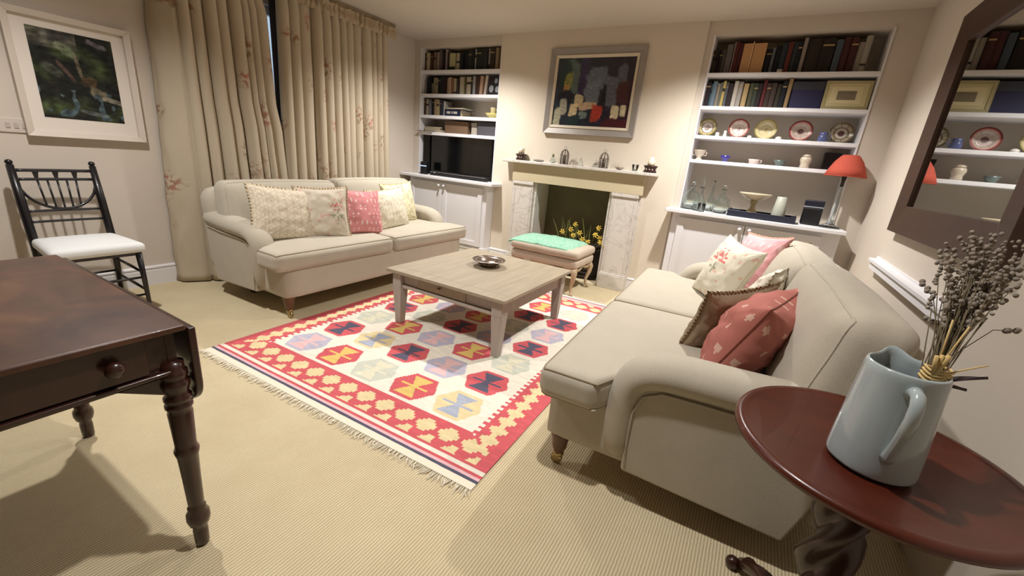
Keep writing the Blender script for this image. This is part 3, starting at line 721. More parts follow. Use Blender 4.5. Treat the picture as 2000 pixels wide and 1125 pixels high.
bl_ = MB().lathe([(0.0, 0.003), (0.055, 0.003), (0.056, 0.0), (0.062, 0.0), (0.062, 0.006), (0.085, 0.025), (0.095, 0.042), (0.101, 0.045), (0.126, 0.050), (0.128, 0.053), (0.100, 0.049), (0.092, 0.045), (0.080, 0.028), (0.055, 0.012), (0, 0.010)], n=40, cap=False)
bl_.v = [(x*(1+0.03*math.cos(12*math.atan2(y, x))*(math.hypot(x, y) > 0.115)), y*(1+0.03*math.cos(12*math.atan2(y, x))*(math.hypot(x, y) > 0.115)), z) for x, y, z in bl_.v]
bl_.build('dish', M_silver, t, smooth=True)
MB().tube([(0.125*math.cos(2*PI*k/40), 0.125*math.sin(2*PI*k/40), 0.052) for k in range(40)], 0.003, n=6, closed=True).build('rim', M_silver, t, smooth=True)
MB().tube([(0.100*math.cos(2*PI*k/40), 0.100*math.sin(2*PI*k/40), 0.048) for k in range(40)], 0.0022, n=6, closed=True).build('inner_ring', M_silver, t, smooth=True)

# ------------------------------------------------------------------ dark drop-leaf table (near left)
t = thing('drop_leaf_table', 'dark mahogany drop-leaf table with turned legs and a knobbed drawer, near left', 'table', (-1.715, -0.03, 0))
ox, oy = -1.715, -0.03
M_top = mat('worn_mahogany_top', (66, 37, 25), 0.36, var=0.45, vscale=2.2, stretch=(1, 2.0, 1), coat=0.05, detail=6)
ntt = M_top.node_tree; bb = ntt.nodes['Principled BSDF']; tcn = ntt.nodes.new('ShaderNodeTexCoord'); mpn = ntt.nodes.new('ShaderNodeMapping'); mpn.inputs['Scale'].default_value = (2.2, 3.6, 1); ntt.links.new(tcn.outputs['Object'], mpn.inputs['Vector'])
nn_ = ntt.nodes.new('ShaderNodeTexNoise'); nn_.inputs['Scale'].default_value = 1.6; nn_.inputs['Detail'].default_value = 7; nn_.inputs['Roughness'].default_value = 0.6; nn_.inputs['Distortion'].default_value = 0.6; ntt.links.new(mpn.outputs[0], nn_.inputs['Vector'])
rr_ = ntt.nodes.new('ShaderNodeValToRGB'); e_ = rr_.color_ramp.elements; e_[0].position = 0.36; e_[0].color = s2l((54, 29, 20)); e_[1].position = 0.78; e_[1].color = s2l((118, 80, 50)); x_ = rr_.color_ramp.elements.new(0.55); x_.color = s2l((84, 50, 32))
ntt.links.new(nn_.outputs[0], rr_.inputs[0]); ntt.links.new(rr_.outputs[0], bb.inputs['Base Color'])
MB().box(-2.203-ox, -1.228-ox, -0.47, 0.49, 0.732, 0.75).build('tabletop', M_top, t, bevel=0.006, segs=3)
for s in (-1, 1):
    pts = [(-2.203-ox, 0.735), (-1.232-ox, 0.735)]; r_ = 0.07; zb = 0.495
    pts += [(-1.232-ox-r_+r_*math.cos(a), zb+r_+r_*math.sin(a)) for a in [-PI/2*k/6 for k in range(7)]]
    pts += [(-2.203-ox+r_+r_*math.cos(a), zb+r_+r_*math.sin(a)) for a in [-PI/2-PI/2*k/6 for k in range(7)]]
    y0, y1 = sorted((s*0.493+0.0, s*0.513)); MB().prism(pts, y0, y1, 'y').build('drop_leaf', M_mahog, t, bevel=0.006, segs=3)
fr = MB()
fr.box(-2.19-ox, -2.17-ox, -0.43, 0.43, 0.60, 0.732); fr.box(-2.17-ox, -1.26-ox, 0.45, 0.47, 0.60, 0.732); fr.box(-2.17-ox, -1.26-ox, -0.46, -0.44, 0.60, 0.732)
fr.box(-1.285-ox, -1.262-ox, -0.44, 0.45, 0.60, 0.732); fr.build('frame', M_mahog, t)
dw = MB().box(-1.262-ox, -1.248-ox, -0.38, 0.405, 0.628, 0.728).build('drawer', M_mahog, t, bevel=0.003)
MB().box(-1.262-ox, -1.240-ox, -0.43, 0.45, 0.612, 0.624).build('moulding', M_mahog, t, bevel=0.004)
MB().prism([(0.43, 0.605), (0.33, 0.605), (0.43, 0.55)], -1.28-ox, -1.262-ox, 'x').build('bracket', M_mahog, t)
for yy in (0.335, -0.30):
    kb = MB().lathe([(0.008, 0), (0.008, 0.008), (0.017, 0.013), (0.021, 0.022), (0.017, 0.031), (0.006, 0.036), (0.0005, 0.036)], n=16)
    kb.v = [(-1.248-ox+p[2], yy+p[0], 0.679+p[1]) for p in kb.v]; kb.build('knob', M_mahog, dw, smooth=True)
prof = [(0.014, 0), (0.019, 0.01), (0.020, 0.06), (0.018, 0.075), (0.026, 0.085), (0.031, 0.105), (0.030, 0.125), (0.022, 0.14), (0.024, 0.148), (0.018, 0.155), (0.021, 0.165), (0.023, 0.26), (0.026, 0.335), (0.029, 0.345), (0.031, 0.358), (0.027, 0.368), (0.026, 0.38), (0.030, 0.485), (0.026, 0.495), (0.033, 0.503), (0.033, 0.512), (0.027, 0.518), (0.033, 0.526), (0.033, 0.536), (0.026, 0.545), (0.030, 0.56), (0.034, 0.572), (0.034, 0.582), (0.027, 0.590), (0.032, 0.60), (0.032, 0.612), (0.026, 0.62), (0.026, 0.64)]
for (x, y) in ((-1.255, 0.43), (-2.135, 0.415), (-1.262, -0.45), (-2.135, -0.45)):
    MB().lathe(prof, x=x-ox-0.008, y=y-oy-0.002, n=18).build('leg', M_mahog, t, smooth=True)

# ------------------------------------------------------------------ black spindle chair
def rodm(mb, p, q, r0, r1=None, n=8): mb.tube([p, q], [r0, r1 or r0], n=n); return mb
t = thing('side_chair', 'black spindle-back chair with a white upholstered seat under the left painting', 'chair', (-3.62, 0.90, 0))
def bp_(yy, z):   # back posts lean away from the seat
    k = max(0, (z-0.45)/0.5); return (-0.205-0.11*k, yy*(1+0.0*k), z)
for s in (-1, 1):
    yy = s*0.185
    pts = [(-0.235, yy, 0.0), (-0.215, yy, 0.25), bp_(yy, 0.45), bp_(yy, 0.70), bp_(yy, 0.93)]
    lg = MB().tube(pts, [0.013, 0.018, 0.023, 0.023, 0.018], n=12).build('back_post', M_black, t, smooth=True)
    MB().sphere(bp_(yy, 0.945), 0.018, sc=(1, 1, 0.9)).build('finial', M_black, lg, smooth=True)
    MB().tube([(0.205, s*0.195, 0.0), (0.20, s*0.19, 0.25), (0.195, s*0.185, 0.43)], [0.011, 0.015, 0.018], n=12).build('front_leg', M_black, t, smooth=True)
    for zz in (0.17, 0.29): MB().tube([(-0.22, s*0.185, zz+0.02), (0.0, s*0.19, zz+0.01), (0.20, s*0.19, zz)], [0.007, 0.010, 0.007], n=8).build('stretcher', M_black, t, smooth=True)
for zz in (0.14, 0.26): MB().tube([(0.20, -0.19, zz), (0.20, 0, zz), (0.20, 0.19, zz)], [0.007, 0.010, 0.007], n=8).build('stretcher', M_black, t, smooth=True)
MB().tube([(-0.22, -0.185, 0.22), (-0.22, 0.185, 0.22)], 0.008, n=8).build('stretcher', M_black, t, smooth=True)
def rail(z, rad, bow=0.0): 
    return MB().tube([(bp_(yy, z)[0]-bow*(1-(yy/0.185)**2), yy, z) for yy in [-0.185+0.37*k/8 for k in range(9)]], rad, n=8)
for z, rad in ((0.898, 0.010), (0.845, 0.009), (0.655, 0.008), (0.590, 0.008)): rail(z, rad, 0.01).build('rail', M_black, t, smooth=True)
MB().tube([(bp_(0, 0.82-0.16*math.sin(a))[0]-0.008, -0.178*math.cos(a), 0.835-0.172*math.sin(a)) for a in [PI*k/20 for k in range(21)]], 0.0085, n=8).build('bow', M_black, t, smooth=True)
for k, yy in enumerate((-0.088, -0.044, 0, 0.044, 0.088)):
    zb = 0.835-0.172*math.sqrt(1-(yy/0.178)**2)
    MB().tube([(bp_(0, 0.845)[0]-0.009, yy*1.0, 0.845), (bp_(0, zb)[0]-0.008, yy*0.9, zb)], 0.0055, n=8).build('spindle', M_black, t, smooth=True)
    if k % 2 == 0: MB().frustum(bp_(0, 0.87)[0]-0.008, yy, 0.848, 0.895, 0.012, 0.014, 0.012, 0.03).build('block', M_black, t, bevel=0.002)
fr = MB().box(-0.20, 0.20, -0.19, 0.19, 0.41, 0.438).build('seat_rail', M_black, t, bevel=0.004)
M_calico = mat('white_calico', (222, 224, 224), 0.85, var=0.02, vscale=9, bump=0.1, bscale=90)
mb, P = puffy(0.222, 0.212, 0.032, 0.026, 0.018, n=14)
def trap(v): return (v[0], v[1]*(1+0.06*v[0]/0.22), v[2])
mb.v = [trap(v) for v in mb.v]
o = mb.build('seat', M_calico, t, smooth=True, loc=(0.005, 0, 0.462)); weld(o)
# ------------------------------------------------------------------ pictures
def art_plane(o_parent, w_, h_, nx, ny, fn, loc, name='painting', rough=0.35, coat=0.3):
    """canvas in the local xz plane, facing -y; fn(u, v) with v up"""
    mb = MB().grid(lambda i, j: ((i-0.5)*w_, 0, (j-0.5)*h_), nx, ny)
    o = mb.build(name, attr_mat('paint_surface_%d' % int(rough*100), rough=rough, bump=0.12, bscale=80, coat=coat), o_parent, loc=loc)
    k = [0]
    def c(p, i):
        return fn((i % nx+0.5)/nx, (i//nx+0.5)/ny)
    setcol(o, c); return o
def blob(u_, v_, cx, cy, rx, ry, sd=0.0, rot=0.0, rag=0.35):
    dx, dy = u_-cx, v_-cy; a = math.cos(rot)*dx+math.sin(rot)*dy; b_ = -math.sin(rot)*dx+math.cos(rot)*dy
    q = max(abs(a)/rx, abs(b_)/ry)*0.6+math.hypot(a/rx, b_/ry)*0.4
    e = 1.12-(q+rag*nz(u_*9+sd, v_*9)+0.12*nz(u_*30, v_*30+sd))
    return max(0.0, min(1.0, e/0.24))
def abstract(u_, v_):
    c = lerp((44, 50, 58), (34, 32, 44), u_); c = lerp(c, (60, 30, 34), max(0, u_-0.6)*1.6*(1 if v_ < 0.7 else 0.3))
    L_ = [((0.22, 0.74, 0.10, 0.26, 0), (88, 104, 100)), ((0.12, 0.75, 0.07, 0.2, 1), (36, 58, 54)), ((0.17, 0.66, 0.05, 0.13, 2), (136, 132, 70)), ((0.15, 0.56, 0.035, 0.05, 3), (172, 128, 74)),
          ((0.37, 0.72, 0.055, 0.30, 4), (52, 44, 78)), ((0.55, 0.70, 0.14, 0.16, 5), (98, 108, 120)), ((0.50, 0.48, 0.10, 0.18, 6), (110, 120, 130)), ((0.74, 0.52, 0.09, 0.22, 7), (92, 98, 112)),
          ((0.66, 0.45, 0.025, 0.18, 8), (22, 26, 30)), ((0.86, 0.76, 0.06, 0.14, 9), (86, 90, 98)), ((0.88, 0.50, 0.07, 0.16, 10), (70, 36, 40)),
          ((0.15, 0.43, 0.10, 0.10, 20), (30, 32, 40)),
          ((0.34, 0.38, 0.065, 0.09, 11), (204, 188, 150)), ((0.28, 0.24, 0.055, 0.10, 12), (212, 192, 150)), ((0.43, 0.30, 0.08, 0.06, 13), (196, 168, 138)), ((0.54, 0.31, 0.05, 0.05, 14), (188, 160, 130)),
          ((0.14, 0.28, 0.05, 0.13, 15), (164, 158, 140)), ((0.07, 0.12, 0.05, 0.15, 16), (176, 172, 146)), ((0.60, 0.22, 0.065, 0.11, 17), (178, 62, 52)), ((0.57, 0.13, 0.05, 0.06, 18), (150, 60, 44)),
          ((0.82, 0.22, 0.05, 0.10, 19), (206, 194, 158)), ((0.92, 0.25, 0.035, 0.08, 21), (196, 186, 150)), ((0.84, 0.06, 0.17, 0.07, 22), (72, 34, 38)), ((0.42, 0.17, 0.06, 0.05, 23), (116, 132, 124)),
          ((0.30, 0.09, 0.10, 0.07, 24), (40, 54, 56))]
    for (a, b_, rx, ry, sd), col in L_:
        c = lerp(c, col, 0.9*blob(u_, v_, a, b_, rx, ry, sd*3.7))
    k = 1+0.16*nz(u_*22, v_*34, 3)
    return tuple(max(0, min(255, q*k)) for q in c)
def landscape(u_, v_):
    c = (30, 32, 30)
    a = nz(u_*3.2+1, v_*4.5, 2); b_ = nz(u_*9, v_*8+4, 6)
    if a > 0.02: c = lerp(c, (60, 70, 44), min(1, a*2.2))
    if v_ > 0.80 and u_ < 0.55: c = lerp(c, (120, 116, 106), 0.5+0.5*b_)
    c = lerp(c, (124, 134, 108), 0.6*blob(u_, v_, 0.40, 0.80, 0.17, 0.05, 2, -0.5))
    c = lerp(c, (128, 122, 124), 0.6*blob(u_, v_, 0.80, 0.92, 0.14, 0.03, 3, -0.2))
    c = lerp(c, (136, 120, 98), 0.6*blob(u_, v_, 0.52, 0.66, 0.022, 0.17, 4, 0.15))
    c = lerp(c, (112, 84, 76), 0.6*blob(u_, v_, 0.36, 0.56, 0.025, 0.14, 5, 0.7))
    c = lerp(c, (84, 86, 74), 0.6*blob(u_, v_, 0.20, 0.56, 0.13, 0.05, 6, -0.5))
    c = lerp(c, (148, 136, 108), 0.6*blob(u_, v_, 0.72, 0.34, 0.12, 0.07, 7, -0.3))
    c = lerp(c, (154, 148, 130), 0.6*blob(u_, v_, 0.90, 0.27, 0.12, 0.028, 8, -0.2))
    c = lerp(c, (88, 66, 46), 0.6*blob(u_, v_, 0.62, 0.46, 0.10, 0.06, 9))
    if v_ < 0.35 and b_ > 0.22: c = (70, 86, 92)
    c = lerp(c, (120, 128, 128), 0.6*blob(u_, v_, 0.62, 0.09, 0.17, 0.022, 10, -0.1))
    k = 1+0.45*nz(u_*12, v_*24, 5)+0.2*nz(u_*40, v_*60)
    return tuple(max(0, min(255, q*k)) for q in c)
def frame(t, w_, h_, fw, dp, m, y0=0.0, lip=0.0, name='frame'):
    """four mitred members in the xz plane, front at -dp"""
    for (sx_, sz_) in ((0, 1), (0, -1), (1, 0), (-1, 0)):
        W_, H_ = w_/2, h_/2
        if sx_ == 0:
            a = [(-W_, sz_*H_), (W_, sz_*H_), (W_-fw, sz_*(H_-fw)), (-W_+fw, sz_*(H_-fw))]
        else:
            a = [(sx_*W_, -H_), (sx_*W_, H_), (sx_*(W_-fw), H_-fw), (sx_*(W_-fw), -H_+fw)]
        vs_ = [(x, y0, z) for x, z in a]+[(x, y0-dp*(1 if i < 2 else 1-lip), z) for i, (x, z) in enumerate(a)]
        MB().add(vs_, [(0, 1, 2, 3), (7, 6, 5, 4), (0, 4, 5, 1), (1, 5, 6, 2), (2, 6, 7, 3), (3, 7, 4, 0)]).build(name, m, t, bevel=0.002)
M_silverframe = mat('silver_frame', (158, 152, 146), 0.45, metal=0.35, var=0.1, vscale=10)
M_creamframe = mat('cream_fillet', (206, 194, 172), 0.5)
t = thing('framed_painting', 'abstract painting of dark blue, cream and red shapes in a silver frame above the mantelpiece', 'painting', (-1.672, YB, 1.927), rot=(Rd(-1.2), 0, 0))
frame(t, 0.975, 0.805, 0.062, 0.035, M_silverframe, lip=0.4); frame(t, 0.853, 0.683, 0.026, 0.03, M_creamframe, lip=0.3, name='inner_frame')
art_plane(t, 0.81, 0.64, 150, 120, abstract, (0, -0.012, 0), rough=0.22, coat=0.5)
M_palefr = mat('pale_limed_frame', (206, 196, 184), 0.5, var=0.04)
t = thing('framed_painting', 'dark woodland water painting with a wide white mount and pale frame on the left wall', 'painting', (XL, 1.143, 1.467), rot=(0, 0, PI/2))
frame(t, 0.60, 0.73, 0.035, 0.05, M_palefr, lip=0.25)
MB().box(-0.27, 0.27, -0.012, 0, -0.335, 0.335).build('mount', mat('mount_board', (222, 214, 204), 0.8), t)
art_plane(t, 0.40, 0.525, 110, 140, landscape, (0, -0.0135, 0.017), rough=0.4, coat=0.2)
t = thing('light_switch', 'small white plastic switch plate on the wall at the lower left of the woodland painting', 'switch', (XL, 0.81, 1.155), rot=(0, 0, PI/2))
MB().box(-0.073, 0.073, -0.009, 0, -0.043, 0.043).build('plate', mat('switch_plastic', (206, 196, 186), 0.4), t, bevel=0.004)
for k in (-1, 0, 1): MB().box(k*0.035-0.010, k*0.035+0.010, -0.013, -0.009, -0.016, 0.016).build('rocker', mat('rocker_plastic', (188, 176, 168), 0.4), t, bevel=0.002)

# ------------------------------------------------------------------ mirror on the right wall
M_oak = mat('dark_oak_frame', (66, 44, 32), 0.45, var=0.25, vscale=6, stretch=(1, 1, 5), bump=0.05, bscale=40)
t = thing('wall_mirror', 'large rectangular mirror in a broad dark brown wooden frame on the right wall', 'mirror', (XR, 2.63, 1.60), rot=(0, 0, -PI/2))
frame(t, 1.41, 1.13, 0.15, 0.045, M_oak, lip=0.35)
M_mir = mat('mirror_glass', (205, 208, 206), 0.02, metal=1.0)
MB().box(-0.57, 0.57, -0.014, -0.008, -0.43, 0.43).build('glass', M_mir, t)

# ------------------------------------------------------------------ pedestal table, jug and dried flowers
t = thing('pedestal_table', 'round red mahogany tripod table with a twisted column, near right', 'table', (0.342, 1.106, 0))
prof = [(0.0, 0.668), (0.235, 0.672), (0.262, 0.676), (0.272, 0.684), (0.274, 0.692), (0.270, 0.699), (0.262, 0.702), (0.252, 0.700), (0.245, 0.6975), (0.0, 0.6975)]
MB().lathe(prof, n=72, cap=False).build('tabletop', M_mahogred, t, smooth=True)
tw = MB(); n1, n2 = 28, 70
def twist(i, j):
    a = 2*PI*i; z = 0.17+0.46*j; rr = 0.046+0.016*math.cos(3*(a-z*14)); return (rr*math.cos(a), rr*math.sin(a), z)
tw.grid(twist, n1, n2); tw.build('column', M_mahog, t, smooth=True)
MB().lathe([(0.05, 0.10), (0.066, 0.12), (0.07, 0.15), (0.055, 0.175), (0.045, 0.18)], n=24).build('column_base', M_mahog, t, smooth=True)
MB().lathe([(0.05, 0.62), (0.075, 0.63), (0.08, 0.65), (0.12, 0.668)], n=24).build('column_cap', M_mahog, t, smooth=True)
for k in range(3):
    a0 = math.radians(115+120*k); pts = []; rr = []
    for q in range(9):
        s_ = q/8; d = 0.04+0.23*s_; z = 0.13-0.105*s_**0.8+0.035*math.sin(s_*PI); pts.append((d*math.cos(a0), d*math.sin(a0), z)); rr.append(0.030-0.010*s_)
    l = MB().tube(pts, rr, n=10).build('leg', M_mahog, t, smooth=True)
    fb = MB()
    for dd in (-0.028, 0.028): fb.sphere((0.275*math.cos(a0)-dd*math.sin(a0), 0.275*math.sin(a0)+dd*math.cos(a0), 0.022), 0.022)
    fb.build('ball_foot', M_mahog, l, smooth=True)

M_jug = mat('pale_blue_glaze', (162, 173, 176), 0.18, var=0.06, vscale=7, coat=0.5)
JX, JY, JZ = 0.327, 1.045, 0.6985
t = thing('ceramic_jug', 'pale grey-blue glazed jug with a looped handle on the round mahogany table', 'jug', (JX, JY, JZ))
H_ = 0.232
def jug(i, j):
    a = 2*PI*i
    prof = [(0.0, 0.004), (0.070, 0.004), (0.076, 0.008), (0.0765, 0.02), (0.0745, 0.07), (0.071, 0.13), (0.067, 0.19), (0.0655, 0.222), (0.0635, 0.229), (0.060, 0.231), (0.0575, 0.226), (0.058, 0.20), (0.063, 0.10), (0.066, 0.02), (0.0, 0.014)]
    q = j*(len(prof)-1); k = min(len(prof)-2, int(q)); fq = q-k
    rr = prof[k][0]+(prof[k+1][0]-prof[k][0])*fq; z = prof[k][1]+(prof[k+1][1]-prof[k][1])*fq
    lipf = max(0, (z-0.16)/0.07)**1.6; da = (a-math.radians(97)+PI) % (2*PI)-PI
    lip = math.exp(-(da/0.30)**2)*lipf
    rr *= 1+0.30*lip; z += 0.012*lip
    return (rr*math.cos(a), rr*math.sin(a), z)
MB().grid(jug, 72, 42).build('body', M_jug, t, smooth=True)
ha = math.radians(-90); hx_, hy_ = math.cos(ha), math.sin(ha)
hp = [(0.064, 0.196), (0.078, 0.207), (0.094, 0.205), (0.105, 0.190), (0.107, 0.165), (0.101, 0.135), (0.092, 0.108), (0.084, 0.085), (0.078, 0.068), (0.072, 0.058)]
MB().tube([(hx_*d, hy_*d, z) for d, z in hp], [0.013, 0.012, 0.011, 0.011, 0.011, 0.011, 0.010, 0.010, 0.011, 0.012], n=12).build('handle', M_jug, t, smooth=True)

t = thing('dried_flower_bunch', 'bunch of dried grey lavender tied with straw leaning out of the blue jug', 'dried flowers', (JX+0.03, JY, JZ+0.12))
M_stem = mat('dried_stem', (96, 84, 62), 0.9); M_lav = mat('dried_lavender', (138, 128, 116), 0.95, var=0.4, vscale=90, bump=0.5, bscale=200); M_straw = mat('straw', (206, 178, 118), 0.7)
st = MB(); hd = MB(); rnd = random.Random(5)
for k in range(64):
    ex = rnd.gauss(0.050, 0.030); ey = rnd.gauss(0.13, 0.045); L_ = rnd.uniform(0.20, 0.34)
    p0 = Vector((rnd.uniform(-0.015, 0.012), rnd.uniform(-0.01, 0.012), -0.03)); p1 = Vector((0.012+rnd.gauss(0, 0.008), 0.012+rnd.gauss(0, 0.008), 0.105))
    dr_ = Vector((0.02+ex, 0.06+ey, 0.26)).normalized(); p2 = p1+dr_*(L_-0.1)+Vector((0, 0, 0)); p3 = p1+dr_*L_+Vector((rnd.gauss(0.006, 0.01), rnd.gauss(0.006, 0.01), -0.012))
    st.tube([p0, p1, p2], [0.0013, 0.0012, 0.0009], n=4)
    m_ = rnd.randint(10, 16)
    for q in range(m_):
        s_ = q/m_; c_ = p2.lerp(p3, s_)+Vector((rnd.gauss(0, 0.0035), rnd.gauss(0, 0.0035), rnd.gauss(0, 0.003)))
        hd.sphere(c_, rnd.uniform(0.0026, 0.0052), n=6, m=4, sc=(1, 1, rnd.uniform(0.8, 1.3)))
for k in range(10):   # stray florets hanging out sideways
    p1 = Vector((0.02, 0.03, 0.12)); e_ = p1+Vector((rnd.uniform(-0.02, 0.12), rnd.uniform(0.05, 0.20), rnd.uniform(0.03, 0.14)))
    mid = p1.lerp(e_, 0.6)+Vector((0, 0, 0.03)); st.tube([p1, mid, e_], 0.0009, n=4)
    for q in range(4): hd.sphere(mid.lerp(e_, 0.4+0.2*q)+Vector((rnd.gauss(0, 0.003), rnd.gauss(0, 0.003), 0)), 0.006, n=6, m=4)
tag(st.build('stems', M_stem, t, smooth=True), kind='stuff'); tag(hd.build('flower_heads', M_lav, t, smooth=True), kind='stuff')
sw = MB()
for k in range(4): sw.tube([(0.008+0.020*math.cos(2*PI*q/16)+0.001*k, -0.004+0.017*math.sin(2*PI*q/16), 0.098+0.007*k+0.003*math.sin(q)) for q in range(16)], 0.0028, n=5, closed=True)
for (dx, dy, dz, rr_) in ((-0.006, -0.006, 0.045, 0.004), (0.006, -0.006, 0.05, 0.005), (0.0, -0.004, 0.048, 0.004), (0.014, 0.0, 0.11, 0.0018), (-0.002, 0.01, 0.115, 0.0015), (0.045, -0.01, 0.05, 0.0015)):
    sw.tube([(0.002, -0.018, 0.105), (0.002+dx*0.7, -0.018+dy*0.3, 0.105+dz*0.55), (0.002+dx*1.3, -0.018+dy, 0.105+dz)], [rr_*0.7, rr_, rr_*0.9], n=6)
sw.build('straw_tie', M_straw, t, smooth=True)
M_pod = mat('dark_pod', (48, 34, 36), 0.5, var=0.2, vscale=30)
def leaf(name, parent, p, q, wd_, m, up=(0, 0, 1), th=0.003, fold=0.25, n=10):
    p, q = Vector(p), Vector(q); d = (q-p); sd = d.normalized().cross(Vector(up)).normalized(); nn = sd.cross(d.normalized())
    mb = MB(); vs_ = []; fs = []
    for k in range(n+1):
        s_ = k/n; wv = wd_*max(0.04, math.sin(PI*min(1, s_*0.95+0.04)))**0.8; c_ = p+d*s_+nn*0.03*d.length*math.sin(s_*PI)
        vs_ += [c_-sd*wv+nn*wv*fold, c_-nn*th, c_+sd*wv+nn*wv*fold, c_+nn*th]
    for k in range(n):
        for q_ in range(4): a = 4*k+q_; b_ = 4*k+(q_+1) % 4; fs.append((a, b_, b_+4, a+4))
    fs += [(3, 2, 1, 0), (4*n, 4*n+1, 4*n+2, 4*n+3)]
    mb.add(vs_, fs); return mb.build(name, m, parent, smooth=True)
t2 = thing('dried_seed_pod', 'dark brown forked pod sticking out of the right side of the blue jug', 'seed pod', (JX+0.06, JY+0.02, JZ+0.205))
leaf('pod', t2, (-0.02, 0.0, -0.01), (0.062, 0.012, 0.030), 0.010, M_pod); leaf('pod', t2, (-0.01, 0.0, -0.004), (0.038, 0.0, 0.0), 0.009, M_pod)

# ------------------------------------------------------------------ stool by the hearth
M_limed = mat('limed_carved_wood', (178, 156, 126), 0.55, var=0.15, vscale=14, bump=0.15, bscale=50)
M_stooluph = mat('stool_linen', (188, 174, 156), 0.9, var=0.05, vscale=8, bump=0.2, bscale=300)
t = thing('footstool', 'low upholstered stool with limed cabriole legs in front of the fireplace', 'stool', (-1.71, 3.885, 0))
sw_, sd_ = 0.37, 0.245
for sx_ in (-1, 1):
    for sy_ in (-1, 1):
        cp = [(sx_*(sw_-0.045), sy_*(sd_-0.045), 0.285), (sx_*(sw_-0.022), sy_*(sd_-0.022), 0.235), (sx_*(sw_-0.026), sy_*(sd_-0.026), 0.17), (sx_*(sw_-0.045), sy_*(sd_-0.045), 0.10), (sx_*(sw_-0.046), sy_*(sd_-0.046), 0.05), (sx_*(sw_-0.030), sy_*(sd_-0.030), 0.018), (sx_*(sw_-0.016), sy_*(sd_-0.016), 0.010)]
        MB().tube(cp, [0.034, 0.030, 0.022, 0.015, 0.013, 0.017, 0.010], n=12).build('leg', M_limed, t, smooth=True)
for (a, b_) in (((-1, -1), (1, -1)), ((1, -1), (1, 1)), ((1, 1), (-1, 1)), ((-1, 1), (-1, -1))):
    pts = [Vector((a[0]*(sw_-0.03), a[1]*(sd_-0.03), 0)).lerp(Vector((b_[0]*(sw_-0.03), b_[1]*(sd_-0.03), 0)), q/14) for q in range(15)]
    MB().tube([(p.x, p.y, 0.262+0.016*math.cos(q/14*4*PI)) for q, p in enumerate(pts)], 0.017, n=8, sq=None).build('carved_rail', M_limed, t, smooth=True)
mb, P = puffy(sw_-0.002, sd_-0.002, 0.045, 0.03, 0.006, n=12); o = mb.build('seat_pad', M_stooluph, t, smooth=True, loc=(0, 0, 0.318)); weld(o)
c_ = thing('stool_cushion', 'squashy beige cushion lying on the footstool under the green throw', 'cushion', (-1.71, 3.885, 0.365))
mb, P = puffy(sw_+0.005, sd_+0.005, 0.042, 0.036, 0.028, n=14); mb.v = [(x, y, z+0.004*nz(x*9, y*9)) for x, y, z in mb.v]
o = mb.build('cushion_cover', M_stooluph, c_, smooth=True, loc=(0, 0, 0.042)); weld(o)
t = thing('green_throw', 'folded mint green patterned quilt laid over the footstool cushion', 'throw', (-1.73, 3.90, 0.45))
def thr(i, j, dz=0.0):
    x = -0.385+0.70*i; y = -0.245+0.45*j
    z = 0.030*(1-(x/0.40)**2)*(1-(y/0.27)**2)+0.016+0.004*nz(x*10, y*10)+(0.006 if 0.45 < i < 0.5 else 0)-0.02*max(0, abs(i-0.5)*2-0.86)/0.14-0.02*max(0, 1-j*7)+dz
    return (x, y, z+0.0)
M_mint = bpy.data.materials.new('mint_quilt'); M_mint.use_nodes = True; nt = M_mint.node_tree; N = nt.nodes; L = nt.links; b = N['Principled BSDF']; b.inputs['Roughness'].default_value = 0.9
tc = N.new('ShaderNodeTexCoord'); vo = N.new('ShaderNodeTexVoronoi'); vo.inputs['Scale'].default_value = 85; L.new(tc.outputs['Object'], vo.inputs['Vector'])
cr = N.new('ShaderNodeValToRGB'); cr.color_ramp.elements[0].position = 0.30; cr.color_ramp.elements[0].color = s2l((190, 216, 200)); cr.color_ramp.elements[1].position = 0.42; cr.color_ramp.elements[1].color = s2l((128, 182, 154)); L.new(vo.outputs['Distance'], cr.inputs[0]); L.new(cr.outputs[0], b.inputs['Base Color'])
o = MB().grid(thr, 44, 30).build('quilt_cloth', M_mint, t, smooth=True); so = o.modifiers.new('th', 'SOLIDIFY'); so.thickness = 0.013; so.offset = -1
MB().tube([thr(k/30, 0, -0.006) for k in range(31)], 0.006, n=6).build('hem', mat('mint_hem', (92, 150, 120), 0.9), t, smooth=True)

# ------------------------------------------------------------------ daffodils in the fireplace
t = thing('log_basket', 'dark woven basket with yellow daffodils standing in the fireplace opening', 'basket', (-1.66, 4.45, 0))
M_bask = mat('dark_wicker', (44, 36, 28), 0.8, var=0.3, vscale=60, bump=0.6, bscale=90)
MB().lathe([(0.14, 0.0), (0.17, 0.12), (0.19, 0.30), (0.195, 0.40), (0.18, 0.40), (0.16, 0.15), (0.0, 0.10)], n=36, cap=False, sx=1.7, sy=0.62).build('basket_body', M_bask, t, smooth=True)
for k in range(9): MB().tube([(1.7*(0.155+0.045*k/8)*math.cos(a), 0.62*(0.155+0.045*k/8)*math.sin(a), 0.03+0.045*k) for a in [2*PI*q/40 for q in range(40)]], 0.010, n=6, closed=True).build('wicker_band', M_bask, t, smooth=True)
M_leafg = mat('daffodil_leaf', (112, 116, 62), 0.6, var=0.3, vscale=8); M_yel = mat('daffodil_yellow', (232, 206, 92), 0.6, var=0.08, vscale=20); M_org = mat('daffodil_trumpet', (226, 196, 84), 0.6)
rnd = random.Random(9)
fls = [(0.255, -0.12, 0.605), (0.285, -0.13, 0.50), (0.235, -0.14, 0.53), (0.36, -0.17, 0.43), (0.10, -0.15, 0.46), (-0.02, -0.13, 0.48), (-0.06, -0.12, 0.54), (-0.02, -0.10, 0.60), (0.17, -0.15, 0.44), (-0.16, -0.12, 0.50), (0.05, -0.13, 0.52), (0.31, -0.16, 0.46)]
